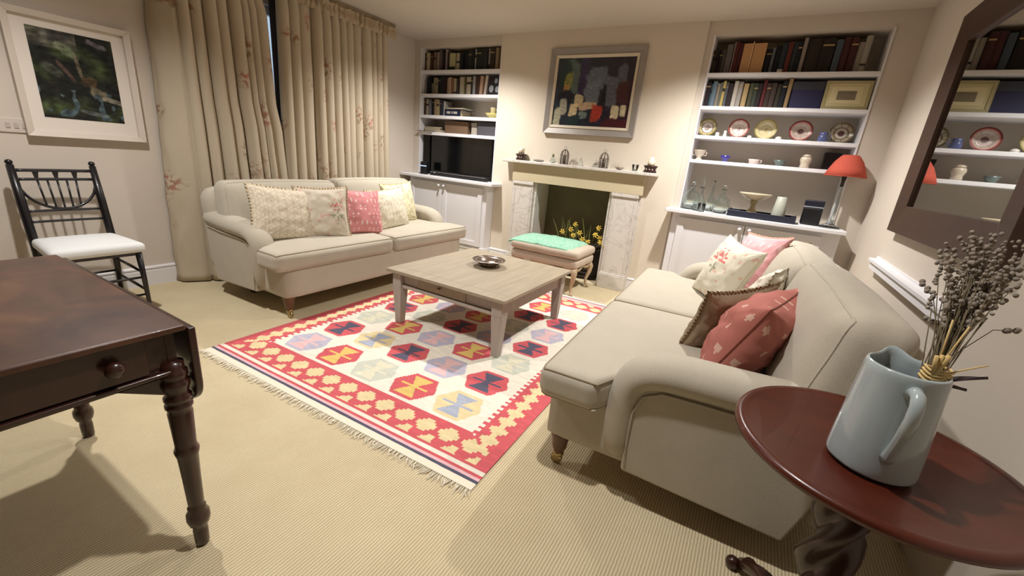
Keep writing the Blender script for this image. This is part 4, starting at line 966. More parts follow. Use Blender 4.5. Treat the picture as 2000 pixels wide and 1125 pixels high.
for k, (x, y, z) in enumerate(fls):
    d = thing('daffodil', ['tallest yellow daffodil at the right of the fireplace basket', 'yellow daffodil just below the tallest one in the fireplace basket', 'yellow daffodil at the left of the tall trio in the fireplace basket', 'yellow daffodil drooping in front of the right marble leg of the fireplace', 'yellow daffodil low above the middle of the green throw', 'yellow daffodil behind the left half of the green throw, lower of three', 'yellow daffodil behind the left half of the green throw, middle of three', 'yellow daffodil behind the left half of the green throw, highest of three', 'small low yellow daffodil right of centre above the green throw', 'leftmost yellow daffodil in the shadow of the fireplace', 'yellow daffodil in the centre of the fireplace basket among the leaves', 'yellow daffodil beside the drooping one at the basket end'][k], 'daffodil', (-1.66+x, 4.45+y, z), 0, 'daffodils in the fireplace basket', (Rd(rnd.uniform(55, 100)), 0, Rd(rnd.uniform(-40, 40))))
    hp_ = MB(); 
    for q in range(6):
        a = 2*PI*q/6; l = [(0.006*math.cos(a), 0.006*math.sin(a), 0), (0.022*math.cos(a-0.33), 0.022*math.sin(a-0.33), 0.004), (0.036*math.cos(a), 0.036*math.sin(a), -0.002), (0.022*math.cos(a+0.33), 0.022*math.sin(a+0.33), 0.004)]
        l2_ = [(p[0], p[1], p[2]-0.0015) for p in l]; hp_.add(l+l2_, [(0, 1, 2, 3), (7, 6, 5, 4), (0, 4, 5, 1), (1, 5, 6, 2), (2, 6, 7, 3), (3, 7, 4, 0)])
    hp_.build('petals', M_yel, d)
    MB().lathe([(0.006, 0), (0.009, 0.010), (0.011, 0.020), (0.015, 0.026), (0.013, 0.026), (0.008, 0.012), (0.0, 0.006)], n=12, cap=False).build('trumpet', M_org, d, smooth=True)
    Mi = d.matrix_basis.inverted(); bx = Vector((-1.66+x*0.55, 4.45+y*0.2, 0.30)); 
    pts = [Mi @ Vector((-1.66+x, 4.45+y+0.01, z)), Mi @ Vector((-1.66+x*0.9, 4.45+y*0.7, z-0.04)), Mi @ bx]
    MB().tube(pts, 0.003, n=6).build('stem', M_leafg, d, smooth=True)
t = thing('daffodil_leaves', 'tuft of long olive leaves rising from the fireplace basket', 'leaves', (-1.66, 4.45, 0.36))
for k in range(16):
    a = rnd.uniform(-1.1, 1.1); x0 = rnd.uniform(-0.2, 0.16); h_ = rnd.uniform(0.18, 0.34)
    leaf('leaf', t, (x0, rnd.uniform(-0.07, -0.01), -0.05), (x0+a*0.13, rnd.uniform(-0.09, 0.0), h_), 0.007, M_leafg, up=(0, 1, 0.1), th=0.0012)
MB().tube([(0.05, -0.02, 0.02), (0.20, -0.02, 0.27), (0.235, -0.03, 0.345)], [0.003, 0.0025, 0.0015], n=6).build('twig', M_stem, t, smooth=True)
MB().tube([(-0.20, -0.03, 0.0), (-0.19, -0.05, 0.14), (-0.13, -0.04, 0.19), (-0.06, -0.04, 0.14)], [0.004, 0.004, 0.003, 0.002], n=6).build('twig', M_stem, t, smooth=True)

# ------------------------------------------------------------------ television and what stands with it
t = thing('television', 'black flat television in the left alcove', 'television', (-3.335, 4.37, 0.933))
MB().box(-0.475, 0.475, 0.0, 0.03, 0.045, 0.492).build('housing', M_plastic, t, bevel=0.006)
MB().box(-0.463, 0.463, -0.003, 0.001, 0.062, 0.480).build('screen', M_screen, t)
MB().box(-0.12, 0.12, -0.02, 0.09, 0.0, 0.008).build('stand_foot', M_plastic, t, bevel=0.003)
MB().box(-0.03, 0.03, 0.01, 0.03, 0.006, 0.06).build('stand_neck', M_plastic, t)
t = thing('soundbar', 'long black soundbar with a silver top edge in front of the television', 'soundbar', (-3.27, 4.265, 0.933))
MB().box(-0.43, 0.43, -0.035, 0.035, 0.0, 0.048).build('body', M_plastic, t, bevel=0.006)
MB().box(-0.43, 0.43, -0.037, -0.033, 0.040, 0.046).build('trim_strip', mat('silver_trim', (170, 170, 176), 0.3, metal=0.8), t)
MB().box(-0.36, -0.345, -0.038, -0.034, 0.030, 0.040).build('indicator', mat('pale_plastic', (220, 210, 205), 0.4), t)
t = thing('reflection_panel', 'dark glossy panel added at the left side of the television to carry a reflection', 'panel', (-3.885, 4.395, 0.934), Rd(50))  # added panel, angled so that a reflection shows beside the television
MB().box(-0.06, 0.06, -0.004, 0.004, 0, 0.49).build('backing', M_plastic, t)
MB().box(-0.056, 0.056, -0.006, -0.003, 0.01, 0.48).build('glass', M_screen, t)
t = thing('reflection_box', 'small black box with a glowing pale blue line, added to imitate a reflection left of the television', 'box', (-3.80, 4.24, 0.933), Rd(12))  # added box, imitates a reflection of the speaker
MB().box(-0.045, 0.045, -0.03, 0.03, 0, 0.155).build('case', M_plastic, t, bevel=0.008)
MB().box(-0.044, 0.044, -0.033, -0.028, 0.098, 0.108).build('pale_line', mat('pale_line', (190, 215, 255), 0.4, emis=(150, 190, 240)), t)  # glow stands in for the reflected pale line, no lamp here

# ------------------------------------------------------------------ books
def book_mat(c):
    lu = 0.3*c[0]+0.55*c[1]+0.15*c[2]; c = tuple(int((q*0.76+lu*0.24)*0.88) for q in c)  # covers greyed and darkened, the alcove shade is put into their colour
    return mat('shaded_book_cloth_%d_%d_%d' % c, c, 0.65, var=0.12, vscale=25, spec=0.3)
M_paper = mat('page_paper', (206, 190, 160), 0.9); M_gilt = mat('gilt_band', (176, 146, 92), 0.5); M_dkband = mat('dark_label', (34, 30, 32), 0.6); M_ltband = mat('pale_label', (214, 206, 192), 0.6)
def book(x, w_, h_, z, col, label, group, yf=4.37, dp=0.15, lean=0.0, band=None):
    t = thing('book', label, 'book', (x, yf, z), 0, group, (0, lean, 0))
    e = min(0.0022, w_*0.15); hw = w_/2-0.0006
    mb = MB(); mb.box(-hw, -hw+e, 0.0, dp, 0, h_); mb.box(hw-e, hw, 0.0, dp, 0, h_)
    pts = [(-hw, 0.0), (-hw*0.6, -0.0035), (0, -0.005), (hw*0.6, -0.0035), (hw, 0.0), (hw, 0.003), (-hw, 0.003)]
    mb.prism(pts, 0, h_, 'z'); mb.build('cover', book_mat(col), t)
    MB().box(-hw+e, hw-e, 0.003, dp-0.004, 0.003, h_-0.004).build('pages', M_paper, t)
    if band:
        kind, a, b_ = band; m = {'g': M_gilt, 'd': M_dkband, 'w': M_ltband}[kind]
        MB().prism([(-hw*0.9, -0.0022), (-hw*0.55, -0.0045), (0, -0.006), (hw*0.55, -0.0045), (hw*0.9, -0.0022), (hw*0.9, 0.001), (-hw*0.9, 0.001)], a*h_, b_*h_, 'z').build('spine_label', m, t)
    return t
ORD = ['first', 'second', 'third', 'fourth', 'fifth', 'sixth', 'seventh', 'eighth', 'ninth', 'tenth', 'eleventh', 'twelfth', 'thirteenth', 'fourteenth', 'fifteenth', 'sixteenth', 'seventeenth', 'eighteenth', 'nineteenth', 'twentieth', 'twenty-first', 'twenty-second', 'twenty-third', 'twenty-fourth', 'twenty-fifth', 'twenty-sixth', 'twenty-seventh', 'twenty-eighth']
def shelf_books(spec, z, hmax, where, group, px0, px1, wx0, wx1, lean=0.0):
    sc = (wx1-wx0)/(px1-px0)
    for i, s_ in enumerate(spec):
        a, b_, hf, col, word = s_[:5]; band = s_[5] if len(s_) > 5 else (('g', 0.78, 0.82) if i % 3 == 0 else (('d', 0.6, 0.72) if i % 4 == 1 and sum(col) > 300 else None)); ln = s_[6] if len(s_) > 6 else 0.0
        x0 = wx0+(a-px0)*sc; x1 = wx0+(b_-px0)*sc; x0 = max(x0, wx0+0.002); x1 = min(x1, wx1-0.002)
        h_ = hf*hmax
        book((x0+x1)/2, x1-x0, h_, z+0.0005, col, '%s book, %s from the left on %s' % (word, ORD[i], where), group, yf=4.365+0.018*(0.5+0.5*math.sin(i*2.3)), dp=min(0.17, h_*0.75), lean=ln, band=band)
LS1 = [(160, 180, .86, (84, 52, 34), 'narrow brown'), (180, 202, .90, (172, 150, 108), 'tan'), (203, 250, .85, (206, 188, 146), 'cream'), (250, 282, .85, (96, 58, 34), 'russet brown'), (282, 310, .85, (76, 44, 30), 'dark brown'), (310, 343, .88, (150, 114, 88), 'light brown'), (343, 388, .88, (176, 160, 146), 'grey-cream'), (388, 432, 1.0, (104, 90, 92), 'tall grey-mauve'), (432, 468, .86, (46, 32, 34), 'dark plum'), (468, 510, 1.0, (170, 154, 158), 'tall pale mauve'), (510, 533, .82, (54, 40, 36), 'dark brown'), (533, 622, .80, (206, 196, 134), 'wide pale yellow', ('d', 0.05, 0.25)), (630, 686, .80, (200, 186, 152), 'cream', ('d', 0.45, 0.55)), (688, 740, .80, (30, 34, 44), 'dark navy'), (740, 802, .82, (24, 28, 34), 'black'), (802, 850, .88, (42, 54, 44), 'dark green'), (850, 886, .88, (36, 40, 40), 'charcoal'), (886, 914, .95, (190, 188, 180), 'thin white'), (914, 985, .93, (36, 46, 42), 'wide dark green'), (985, 1062, .93, (44, 48, 44), 'wide charcoal green'), (1066, 1098, .93, (156, 152, 146), 'grey-white', ('d', 0.0, 0.3)), (1098, 1160, .94, (64, 50, 38), 'dark brown'), (1160, 1202, .96, (164, 140, 104), 'tan'), (1202, 1280, .98, (104, 72, 34), 'wide ochre brown')]
shelf_books(LS1, 2.163, 0.24, 'the top shelf of the left alcove', 'books on the top shelf of the left alcove', 160, 1285, -3.965, -2.785)
LS2 = [(152, 192, .72, (150, 146, 146), 'short grey'), (192, 228, .93, (34, 32, 44), 'black-blue'), (228, 262, .93, (28, 28, 38), 'black'), (262, 292, .60, (122, 120, 96), 'short sage'), (294, 338, .88, (158, 138, 100), 'tan'), (338, 362, .84, (172, 158, 136), 'thin stone'), (362, 400, .90, (26, 36, 34), 'dark green'), (400, 442, .88, (32, 36, 44), 'charcoal'), (442, 490, .86, (52, 26, 28), 'dark maroon'), (490, 528, .86, (194, 162, 126), 'peach-tan'), (528, 560, .88, (202, 168, 134), 'peach'), (560, 590, .86, (164, 108, 74), 'orange-brown'), (590, 634, .82, (204, 188, 152), 'cream', ('d', 0.1, 0.2)), (636, 672, .80, (74, 60, 54), 'dark brown'), (672, 708, .90, (204, 192, 158), 'cream'), (708, 742, .88, (198, 186, 150), 'buff'), (742, 765, .90, (112, 100, 58), 'olive'), (765, 834, .90, (206, 188, 158), 'wide cream'), (834, 858, .88, (44, 38, 40), 'black'), (858, 892, .92, (170, 168, 168), 'grey-white'), (895, 948, .93, (88, 56, 42), 'brown'), (952, 990, .93, (206, 160, 124), 'orange-cream', None, 0.05), (1002, 1036, .96, (214, 194, 176), 'leaning white', None, 0.10)]
shelf_books(LS2, 1.899, 0.222, 'the second shelf of the left alcove', 'books on the second shelf of the left alcove', 150, 1250, -3.965, -2.785)
LS3 = [(145, 176, .92, (82, 54, 38), 'brown'), (176, 226, .90, (196, 182, 152), 'cream'), (226, 266, .86, (116, 116, 126), 'grey-blue'), (266, 303, .90, (24, 22, 26), 'black'), (303, 346, .90, (176, 140, 100), 'tan'), (346, 386, .88, (182, 160, 106), 'mustard'), (386, 414, .84, (40, 38, 42), 'charcoal'), (414, 450, .86, (44, 58, 88), 'blue'), (450, 476, .80, (198, 190, 176), 'thin white')]
shelf_books(LS3, 1.654, 0.215, 'the third shelf of the left alcove', 'books on the third shelf of the left alcove', 140, 1230, -3.965, -2.785)
RS1 = [(112, 150, .72, (52, 50, 36), 'olive-black'), (150, 167, .72, (150, 118, 82), 'narrow tan'), (167, 204, .74, (34, 24, 28), 'black'), (204, 240, .72, (44, 32, 36), 'dark plum'), (240, 282, .74, (84, 78, 64), 'olive-grey'), (285, 354, .88, (112, 106, 104), 'grey', None), (358, 378, .95, (196, 172, 158), 'thin cream'), (378, 418, .96, (104, 34, 36), 'dark red'), (418, 466, .90, (88, 26, 28), 'maroon'), (735, 800, .72, (24, 26, 34), 'black'), (800, 834, .74, (102, 106, 112), 'grey'), (834, 892, .80, (18, 22, 32), 'blue-black'), (892, 958, .86, (46, 58, 70), 'navy', ('w', 0.03, 0.16)), (958, 1008, .88, (118, 44, 34), 'red-brown'), (1008, 1060, .86, (54, 64, 66), 'slate green'), (1060, 1108, .90, (20, 28, 36), 'dark teal'), (1110, 1150, .98, (160, 144, 132), 'tall pale grey'), (1152, 1300, .96, (56, 38, 30), 'broad dark brown'), (1300, 1425, .95, (44, 32, 26), 'blackish brown'), (1435, 1500, .90, (78, 92, 108), 'blue-grey'), (1502, 1575, .96, (92, 42, 42), 'wine red'), (1575, 1644, .94, (84, 36, 36), 'maroon'), (1646, 1700, .82, (158, 146, 128), 'stone'), (1700, 1762, .98, (176, 168, 150), 'tall grey-white', ('d', 0.2, 0.26))]
shelf_books(RS1, 2.10, 0.262, 'the top shelf of the right alcove', 'books on the top shelf of the right alcove', 110, 1920, -0.645, 0.568)
RS2 = [(42, 112, .92, (46, 24, 34), 'dark plum'), (112, 134, .84, (70, 110, 130), 'narrow blue'), (134, 186, .92, (104, 132, 148), 'pale blue'), (186, 222, .86, (166, 152, 128), 'buff'), (222, 252, .90, (120, 122, 106), 'sage'), (252, 286, .93, (214, 184, 92), 'yellow'), (286, 316, .90, (112, 120, 130), 'blue-grey'), (316, 378, .84, (50, 36, 38), 'dark plum'), (380, 428, .93, (206, 194, 180), 'ivory'), (428, 482, .92, (182, 172, 162), 'grey-white'), (492, 548, .84, (196, 160, 100), 'mustard-tan'), (556, 604, .86, (84, 84, 58), 'olive'), (604, 654, .86, (66, 76, 58), 'moss green'), (654, 700, .84, (46, 30, 34), 'dark'), (700, 740, .98, (124, 42, 46), 'tall red'), (742, 796, .86, (72, 52, 42), 'brown'), (796, 850, .86, (78, 58, 50), 'dull brown'), (852, 905, .82, (66, 60, 48), 'drab green'), (905, 955, .92, (22, 32, 40), 'dark teal'), (960, 1002, 1.0, (184, 146, 96), 'tall tan')]
shelf_books(RS2, 1.834, 0.228, 'the second shelf of the right alcove', 'books on the second shelf of the right alcove', 40, 1790, -0.645, 0.568)
def wx(px): return -0.645+(px-110)/1810*1.213
for i, (a, b_, lab) in enumerate(((470, 572, 'plain tan wooden slipcase on the top shelf of the right alcove, left one of two'), (586, 730, 'plain tan wooden slipcase on the top shelf of the right alcove, right one of two'))):
    x0, x1 = wx(a), wx(b_); t = thing('slipcase', lab, 'box', ((x0+x1)/2, 4.36, 2.1005), 0, 'tan slipcases')
    M_tanbox = mat('tan_board', (186, 142, 96), 0.7, var=0.12, vscale=12, stretch=(6, 6, 1))
    MB().box(-(x1-x0)/2+0.001, (x1-x0)/2-0.001, 0, 0.18, 0, 0.232).build('case', M_tanbox, t, bevel=0.002)
    MB().box((x1-x0)/2-0.001, (x1-x0)/2+0.006, 0.001, 0.17, 0, 0.246).build('edge_board', mat('pale_board', (214, 178, 130), 0.7), t) if i == 0 else None
# stack of two books, papers, boxes on the left shelves
t = thing('book', 'thick navy book with pale lettering lying flat on the third shelf of the left alcove', 'book', (-3.47, 4.44, 1.6545))
MB().box(-0.115, 0.115, -0.09, 0.12, 0, 0.075).build('pages', M_paper, t)
MB().box(-0.122, 0.122, -0.096, -0.09, 0, 0.079).build('spine', book_mat((28, 36, 70)), t, bevel=0.002)
MB().box(-0.122, 0.122, -0.09, 0.125, 0.075, 0.079).build('cover', book_mat((28, 36, 70)), t)
lt_ = MB()
for k, xx in enumerate((-0.085, -0.065, -0.045, -0.01, 0.02, 0.04, 0.06)): lt_.box(xx, xx+0.013, -0.0975, -0.096, 0.028, 0.055)
lt_.build('lettering', M_ltband, t)
t = thing('book', 'large grey book lying on top of the flat navy book', 'book', (-3.42, 4.44, 1.7345), Rd(-7))
MB().box(-0.16, 0.15, -0.10, 0.11, 0, 0.004).build('cover', book_mat((112, 116, 114)), t); MB().box(-0.155, 0.145, -0.097, 0.107, 0.004, 0.016).build('pages', M_paper, t); MB().box(-0.16, 0.15, -0.10, 0.11, 0.016, 0.020).build('cover', book_mat((112, 116, 114)), t)
M_ycer = mat('yellow_glaze', (206, 196, 120), 0.25, coat=0.4); M_ccer = mat('cream_glaze', (216, 204, 160), 0.25, coat=0.4)
t = thing('yellow_bowl', 'wide yellow bowl on the third shelf of the left alcove', 'bowl', (-2.935, 4.44, 1.655))
MB().lathe([(0.03, 0), (0.035, 0.006), (0.07, 0.03), (0.098, 0.055), (0.095, 0.056), (0.06, 0.03), (0.0, 0.012)], n=28, cap=False).build('bowl', M_ycer, t, smooth=True)
t = thing('cream_mug', 'cream mug standing inside the yellow bowl', 'mug', (-2.935, 4.44, 1.669))
MB().lathe([(0.026, 0), (0.033, 0.004), (0.034, 0.10), (0.036, 0.108), (0.031, 0.106), (0.030, 0.01), (0, 0.008)], n=22, cap=False).build('cup', M_ccer, t, smooth=True)
MB().tube([(0.032, 0, 0.09), (0.055, 0, 0.092), (0.064, 0, 0.065), (0.055, 0, 0.035), (0.033, 0, 0.03)], 0.005, n=8).build('handle', M_ccer, t, smooth=True)
t = thing('photo_card', 'dark picture card with pale oval shapes on the second shelf of the left alcove', 'picture', (-2.89, 4.36, 1.8995), rot=(Rd(-5), 0, 0))
MB().box(-0.09, 0.09, 0, 0.004, 0, 0.215).build('card', mat('card_black', (26, 22, 26), 0.5), t)
for (a, b_, rr_) in ((0.01, 0.155, 0.022), (-0.045, 0.07, 0.03), (0.035, 0.065, 0.026)):
    g = MB().lathe([(0.0, 0), (rr_, 0), (rr_, 0.002), (0, 0.002)], n=20, cap=False, sy=1.3); g.v = [(a+x, -0.0005-z, b_+y) for x, y, z in g.v]; g.build('pale_shape', mat('card_pale', (150, 156, 162), 0.5), t)
M_pap = mat('magazine_paper', (150, 138, 130), 0.6, var=0.2, vscale=40)
for k, (w_, c, dx, yy) in enumerate(((0.30, (176, 168, 160), 0.0, 4.36), (0.27, (122, 110, 104), 0.01, 4.37), (0.26, (150, 142, 138), -0.01, 4.37), (0.25, (96, 86, 84), 0.005, 4.375))):
    t = thing('magazine', ['pale magazine at the bottom of the stack above the television', 'brown-grey magazine second from the bottom above the television', 'grey magazine third from the bottom above the television', 'dark magazine on top of the stack above the television'][k], 'magazine', (-3.80+dx, yy, 1.4555+0.017*k), 0, 'magazines above the television')
    MB().box(-w_/2, w_/2, 0, 0.20, 0.002, 0.0145).build('pages', M_paper, t); MB().box(-w_/2-0.002, w_/2+0.002, -0.002, 0.2, 0, 0.002).build('cover', book_mat(c), t); MB().box(-w_/2-0.002, w_/2+0.002, -0.002, 0.2, 0.0145, 0.0165).build('cover', book_mat(c), t)
t = thing('folded_newspaper', 'folded newspaper poking out over the shelf edge at the upper left of the television', 'newspaper', (-3.865, 4.335, 1.4555-0.0))
t.location = (-3.87, 4.30, 1.4555); t.location[1] = 4.29
MB().box(-0.10, 0.14, -0.03, 0.06, 0.0, 0.004).build('sheet', mat('newsprint', (196, 186, 174), 0.9), t); MB().box(-0.10, 0.14, -0.03, 0.06, 0.0045, 0.009).build('sheet', mat('dark_cover', (60, 48, 44), 0.7), t)
def lidbox(name, lab, x0, x1, y0, y1, z, h_, m, lid=0.3, cat='box'):
    t = thing(name, lab, cat, ((x0+x1)/2, y0, z)); hw = (x1-x0)/2
    MB().box(-hw, hw, 0, y1-y0, 0, h_*(1-lid)).build('body', m, t, bevel=0.003); MB().box(-hw-0.003, hw+0.003, -0.003, y1-y0+0.003, h_*(1-lid)+0.0005, h_).build('lid', m, t, bevel=0.003); return t
lidbox('wicker_box', 'brown wicker box above the television, left of the grey crate', -3.60, -3.245, 4.37, 4.56, 1.4555, 0.145, mat('brown_wicker', (112, 88, 66), 0.8, var=0.3, vscale=50, bump=0.6, bscale=90))
lidbox('card_box', 'narrow off-white box between the wicker box and the grey crate', -3.195, -3.115, 4.38, 4.55, 1.4555, 0.14, mat('offwhite_card', (160, 152, 140), 0.8))
lidbox('storage_crate', 'dark grey storage crate at the right end above the television', -3.09, -2.80, 4.36, 4.56, 1.4555, 0.15, mat('grey_crate', (72, 70, 76), 0.7, var=0.1, vscale=30), lid=0.15)

# ------------------------------------------------------------------ right alcove: pictures, plates, cups
t = thing('storage_box', 'plain dark blue box on the second shelf of the right alcove beside the small picture', 'box', (0.135, 4.37, 1.8345))
MB().box(-0.105, 0.115, 0, 0.16, 0, 0.205).build('body', mat('blue_board', (34, 32, 72), 0.6, var=0.1), t, bevel=0.003); MB().box(-0.108, 0.118, -0.003, 0.163, 0.145, 0.208).build('lid', mat('grey_blue_board', (52, 54, 66), 0.6), t, bevel=0.003)
t = thing('small_framed_picture', 'small framed sepia picture in a cream mount on the second shelf of the right alcove', 'picture', (0.40, 4.335, 1.8345), rot=(Rd(-4), 0, 0))
o = bpy.data.objects.new('picture_frame', None)
for k, ch in enumerate([0]):
    frame(t, 0.298, 0.208, 0.022, 0.014, mat('gilt_cream_frame', (170, 158, 116), 0.5), y0=0.012)
for ch in t.children: ch.location = (0, 0, 0.106)
MB().box(-0.13, 0.13, 0.004, 0.010, 0.02, 0.19).build('mount', mat('cream_mount', (206, 196, 150), 0.7), t)
MB().box(-0.105, 0.095, 0.001, 0.004, 0.045, 0.168).build('inner_mount', mat('pale_mount', (218, 206, 164), 0.7), t)
MB().box(-0.062, 0.058, -0.0015, 0.001, 0.072, 0.135).build('print', mat('sepia_print', (126, 116, 94), 0.6, var=0.35, vscale=14, stretch=(1, 1, 4)), t)
def plate(lab, x, rr_, cols, z=1.5905, y=4.46, tilt=12, name='display_plate', cat='plate'):
    """standing plate; rings of colour from centre outwards: [(radius fraction, colour)]"""
    t = thing(name, lab, cat, (x, y, z+0.0), 0, 'plates on the display shelf', (Rd(-tilt), 0, 0))
    prof = [(0.0, 0.0), (0.55, 0.0), (0.66, 0.010), (0.80, 0.014), (1.0, 0.020)]
    n = 40; last = 0.0; mb = MB()
    def fn(i, j):
        r_ = j; z_ = 0
        for (a, ha_), (b_, hb) in zip(prof, prof[1:]):
            if r_ <= b_: z_ = ha_+(hb-ha_)*(r_-a)/(b_-a); break
        an = 2*PI*i; return (rr_*r_*math.cos(an), -z_*rr_/0.08, rr_*r_*math.sin(an)+rr_)
    mb.grid(fn, 48, 26)
    o = mb.build('plate_face', attr_mat('china_glaze', rough=0.2, bump=0.0, coat=0.5, spec=0.5), t, smooth=True)
    def c(p, i):
        a = (i//48+0.5)/26; th = 2*PI*((i % 48)+0.5)/48
        for lim, col in cols:
            if a <= lim:
                if callable(col): return col(a, th)
                return col
        return cols[-1][1]
    setcol(o, c); so = o.modifiers.new('t', 'SOLIDIFY'); so.thickness = 0.003; so.offset = 1
    return t
wht = (214, 202, 190)
fig = lambda c1, c2: (lambda a, th: c1 if (nz(a*9*math.cos(th), a*9*math.sin(th), 3) > 0.05) else c2)
swag = lambda c1, c2: (lambda a, th: c1 if math.sin(th*8) > 0.55 else c2)
plate('olive-rimmed plate with a white inner ring, leftmost on the display shelf', -0.565, 0.082, [(0.30, fig((110, 84, 84), wht)), (0.52, (224, 216, 208)), (0.60, (120, 96, 80)), (0.86, swag((146, 130, 84), (182, 170, 128))), (1.0, (116, 104, 60))])
plate('pink-red rimmed plate, second from the left on the display shelf', -0.303, 0.084, [(0.24, fig((120, 70, 66), wht)), (0.84, swag((200, 168, 158), (210, 194, 182))), (1.0, (140, 66, 60))])
plate('cream plate with a thin olive rim in the middle of the display shelf', -0.09, 0.086, [(0.20, fig((150, 134, 90), (202, 190, 146))), (0.88, (204, 192, 150)), (1.0, (160, 146, 86))])
plate('wine-red rimmed plate with a dark oval centre, fourth on the display shelf', 0.170, 0.086, [(0.26, (104, 76, 76)), (0.82, swag((190, 158, 148), (196, 180, 168))), (0.90, (196, 120, 110)), (1.0, (116, 50, 50))])
plate('brown-green scalloped plate, rightmost on the display shelf', 0.452, 0.084, [(0.26, (96, 64, 66)), (0.50, (196, 186, 168)), (0.62, (120, 96, 78)), (0.84, swag((120, 108, 84), (168, 156, 132))), (1.0, (112, 98, 70))])
M_chw = mat('white_china', (220, 214, 206), 0.25, coat=0.4); M_blw = mat('blue_white_china', (86, 94, 140), 0.3, var=0.6, vscale=60, coat=0.4)
def pot(name, lab, cat, x, z, prof, m, y=4.40, n=22, handles=(), group=None, part='body'):
    t = thing(name, lab, cat, (x, y, z), 0, group); MB().lathe(prof, n=n, cap=False).build(part, m, t, smooth=True)
    for hnd in handles: MB().tube(hnd, 0.004, n=6).build('handle', m, t, smooth=True)
    return t
pot('china_pot', 'tiny white china pot between the olive-rimmed and pink-red plates', 'pot', -0.462, 1.591, [(0, 0.001), (0.012, 0), (0.018, 0.015), (0.015, 0.03), (0.017, 0.036), (0.013, 0.036), (0, 0.01)], M_chw)
pot('china_figure', 'slim white china figure just left of the pink-red rimmed plate', 'figurine', -0.400, 1.591, [(0, 0), (0.017, 0), (0.015, 0.02), (0.010, 0.032), (0.013, 0.042), (0.012, 0.05), (0.006, 0.056), (0.0, 0.058)], M_chw)
pot('china_pot', 'tiny white pot between the pink-red plate and the cream plate', 'pot', -0.200, 1.591, [(0, 0), (0.014, 0), (0.018, 0.012), (0.016, 0.022), (0, 0.026)], M_chw)
pot('china_dish', 'low white dish between the cream plate and the wine-red plate', 'dish', 0.022, 1.591, [(0, 0), (0.02, 0), (0.026, 0.014), (0.022, 0.02), (0.016, 0.026), (0, 0.03)], M_chw)
pot('blue_china_jug', 'small blue and white jug just left of the rightmost display plate', 'jug', 0.330, 1.591, [(0, 0.001), (0.026, 0), (0.034, 0.02), (0.030, 0.045), (0.024, 0.06), (0.030, 0.078), (0.026, 0.078), (0.018, 0.055), (0, 0.02)], M_blw, handles=([(0.028, 0, 0.065), (0.05, 0, 0.062), (0.052, 0, 0.035), (0.032, 0, 0.02)],))
M_flc = mat('floral_china', (200, 186, 166), 0.3, var=0.25, vscale=50, coat=0.4)
pot('pedestal_cup', 'wide white floral cup with brown handles, leftmost on the fourth shelf', 'cup', -0.575, 1.381, [(0, 0.001), (0.028, 0), (0.030, 0.006), (0.018, 0.018), (0.020, 0.026), (0.038, 0.045), (0.054, 0.082), (0.057, 0.086), (0.052, 0.084), (0.030, 0.045), (0, 0.03)], M_flc, handles=([(0.046, 0, 0.07), (0.062, 0, 0.065), (0.056, 0, 0.04), (0.034, 0, 0.04)], [(-0.046, 0, 0.07), (-0.062, 0, 0.065), (-0.056, 0, 0.04), (-0.034, 0, 0.04)]))
pot('blue_bowl', 'small royal blue and white bowl on the fourth shelf', 'bowl', -0.352, 1.381, [(0, 0.001), (0.016, 0), (0.018, 0.006), (0.034, 0.030), (0.044, 0.054), (0.040, 0.053), (0.026, 0.022), (0, 0.01)], mat('royal_blue_china', (52, 44, 128), 0.3, var=0.8, vscale=45, coat=0.4))
pot('sauce_bowl', 'low pinkish white bowl with a brown rim in the middle of the fourth shelf', 'bowl', -0.118, 1.381, [(0, 0.001), (0.030, 0), (0.038, 0.008), (0.042, 0.026), (0.047, 0.040), (0.043, 0.040), (0.036, 0.02), (0, 0.01)], mat('pinkish_china', (208, 188, 180), 0.3, coat=0.4), handles=([(0.044, 0, 0.034), (0.060, 0, 0.032), (0.056, 0, 0.016), (0.041, 0, 0.014)],))
pot('grey_bowl', 'small grey-green and white patterned bowl, fourth along the fourth shelf', 'bowl', 0.076, 1.381, [(0, 0.001), (0.020, 0), (0.022, 0.006), (0.036, 0.026), (0.047, 0.048), (0.043, 0.047), (0.030, 0.02), (0, 0.01)], mat('greygreen_china', (92, 104, 100), 0.3, var=0.8, vscale=45, coat=0.4))
t = pot('ginger_jar', 'white patterned jar with a lid, right of the bowls on the fourth shelf', 'jar', 0.262, 1.381, [(0, 0.001), (0.032, 0), (0.036, 0.012), (0.032, 0.03), (0.038, 0.045), (0.044, 0.066), (0.038, 0.085), (0.030, 0.09), (0, 0.09)], M_flc)
MB().lathe([(0.033, 0.091), (0.036, 0.096), (0.034, 0.106), (0.014, 0.112), (0.006, 0.118), (0, 0.12)], n=20, cap=False).build('lid', M_flc, t, smooth=True)
lidbox('black_box', 'black box half hidden behind the red lampshade', 0.39, 0.50, 4.46, 4.56, 1.381, 0.14, M_plastic, lid=0.2)

# worktop: decanters, tray, dish, vase, speaker, lamp
ZT = 0.933
def decanter(name, lab, x, y, prof, stop=None, n=28, sc=1.0, cat='decanter'):
    t = thing(name, lab, cat, (x, y, ZT)); inner = [(max(0, r_-0.003), h_) for r_, h_ in reversed(prof)]
    inner = [(r_, max(h_, 0.006)) for r_, h_ in inner]
    MB().lathe([(0, 0)]+prof+inner+[(0, 0.006)], n=n, cap=False).build('glass_body', M_glass, t, smooth=True)
    if stop: MB().lathe(stop, n=20, cap=False).build('stopper', M_glass, t, smooth=True)
    return t
decanter('glass_decanter', 'broad-shouldered square glass decanter, leftmost on the cupboard top', -0.555, 4.30, [(0.060, 0), (0.068, 0.01), (0.066, 0.12), (0.056, 0.155), (0.026, 0.175), (0.018, 0.185), (0.018, 0.205), (0.030, 0.212)], [(0, 0.20), (0.014, 0.205), (0.018, 0.23), (0.010, 0.25), (0, 0.252)])
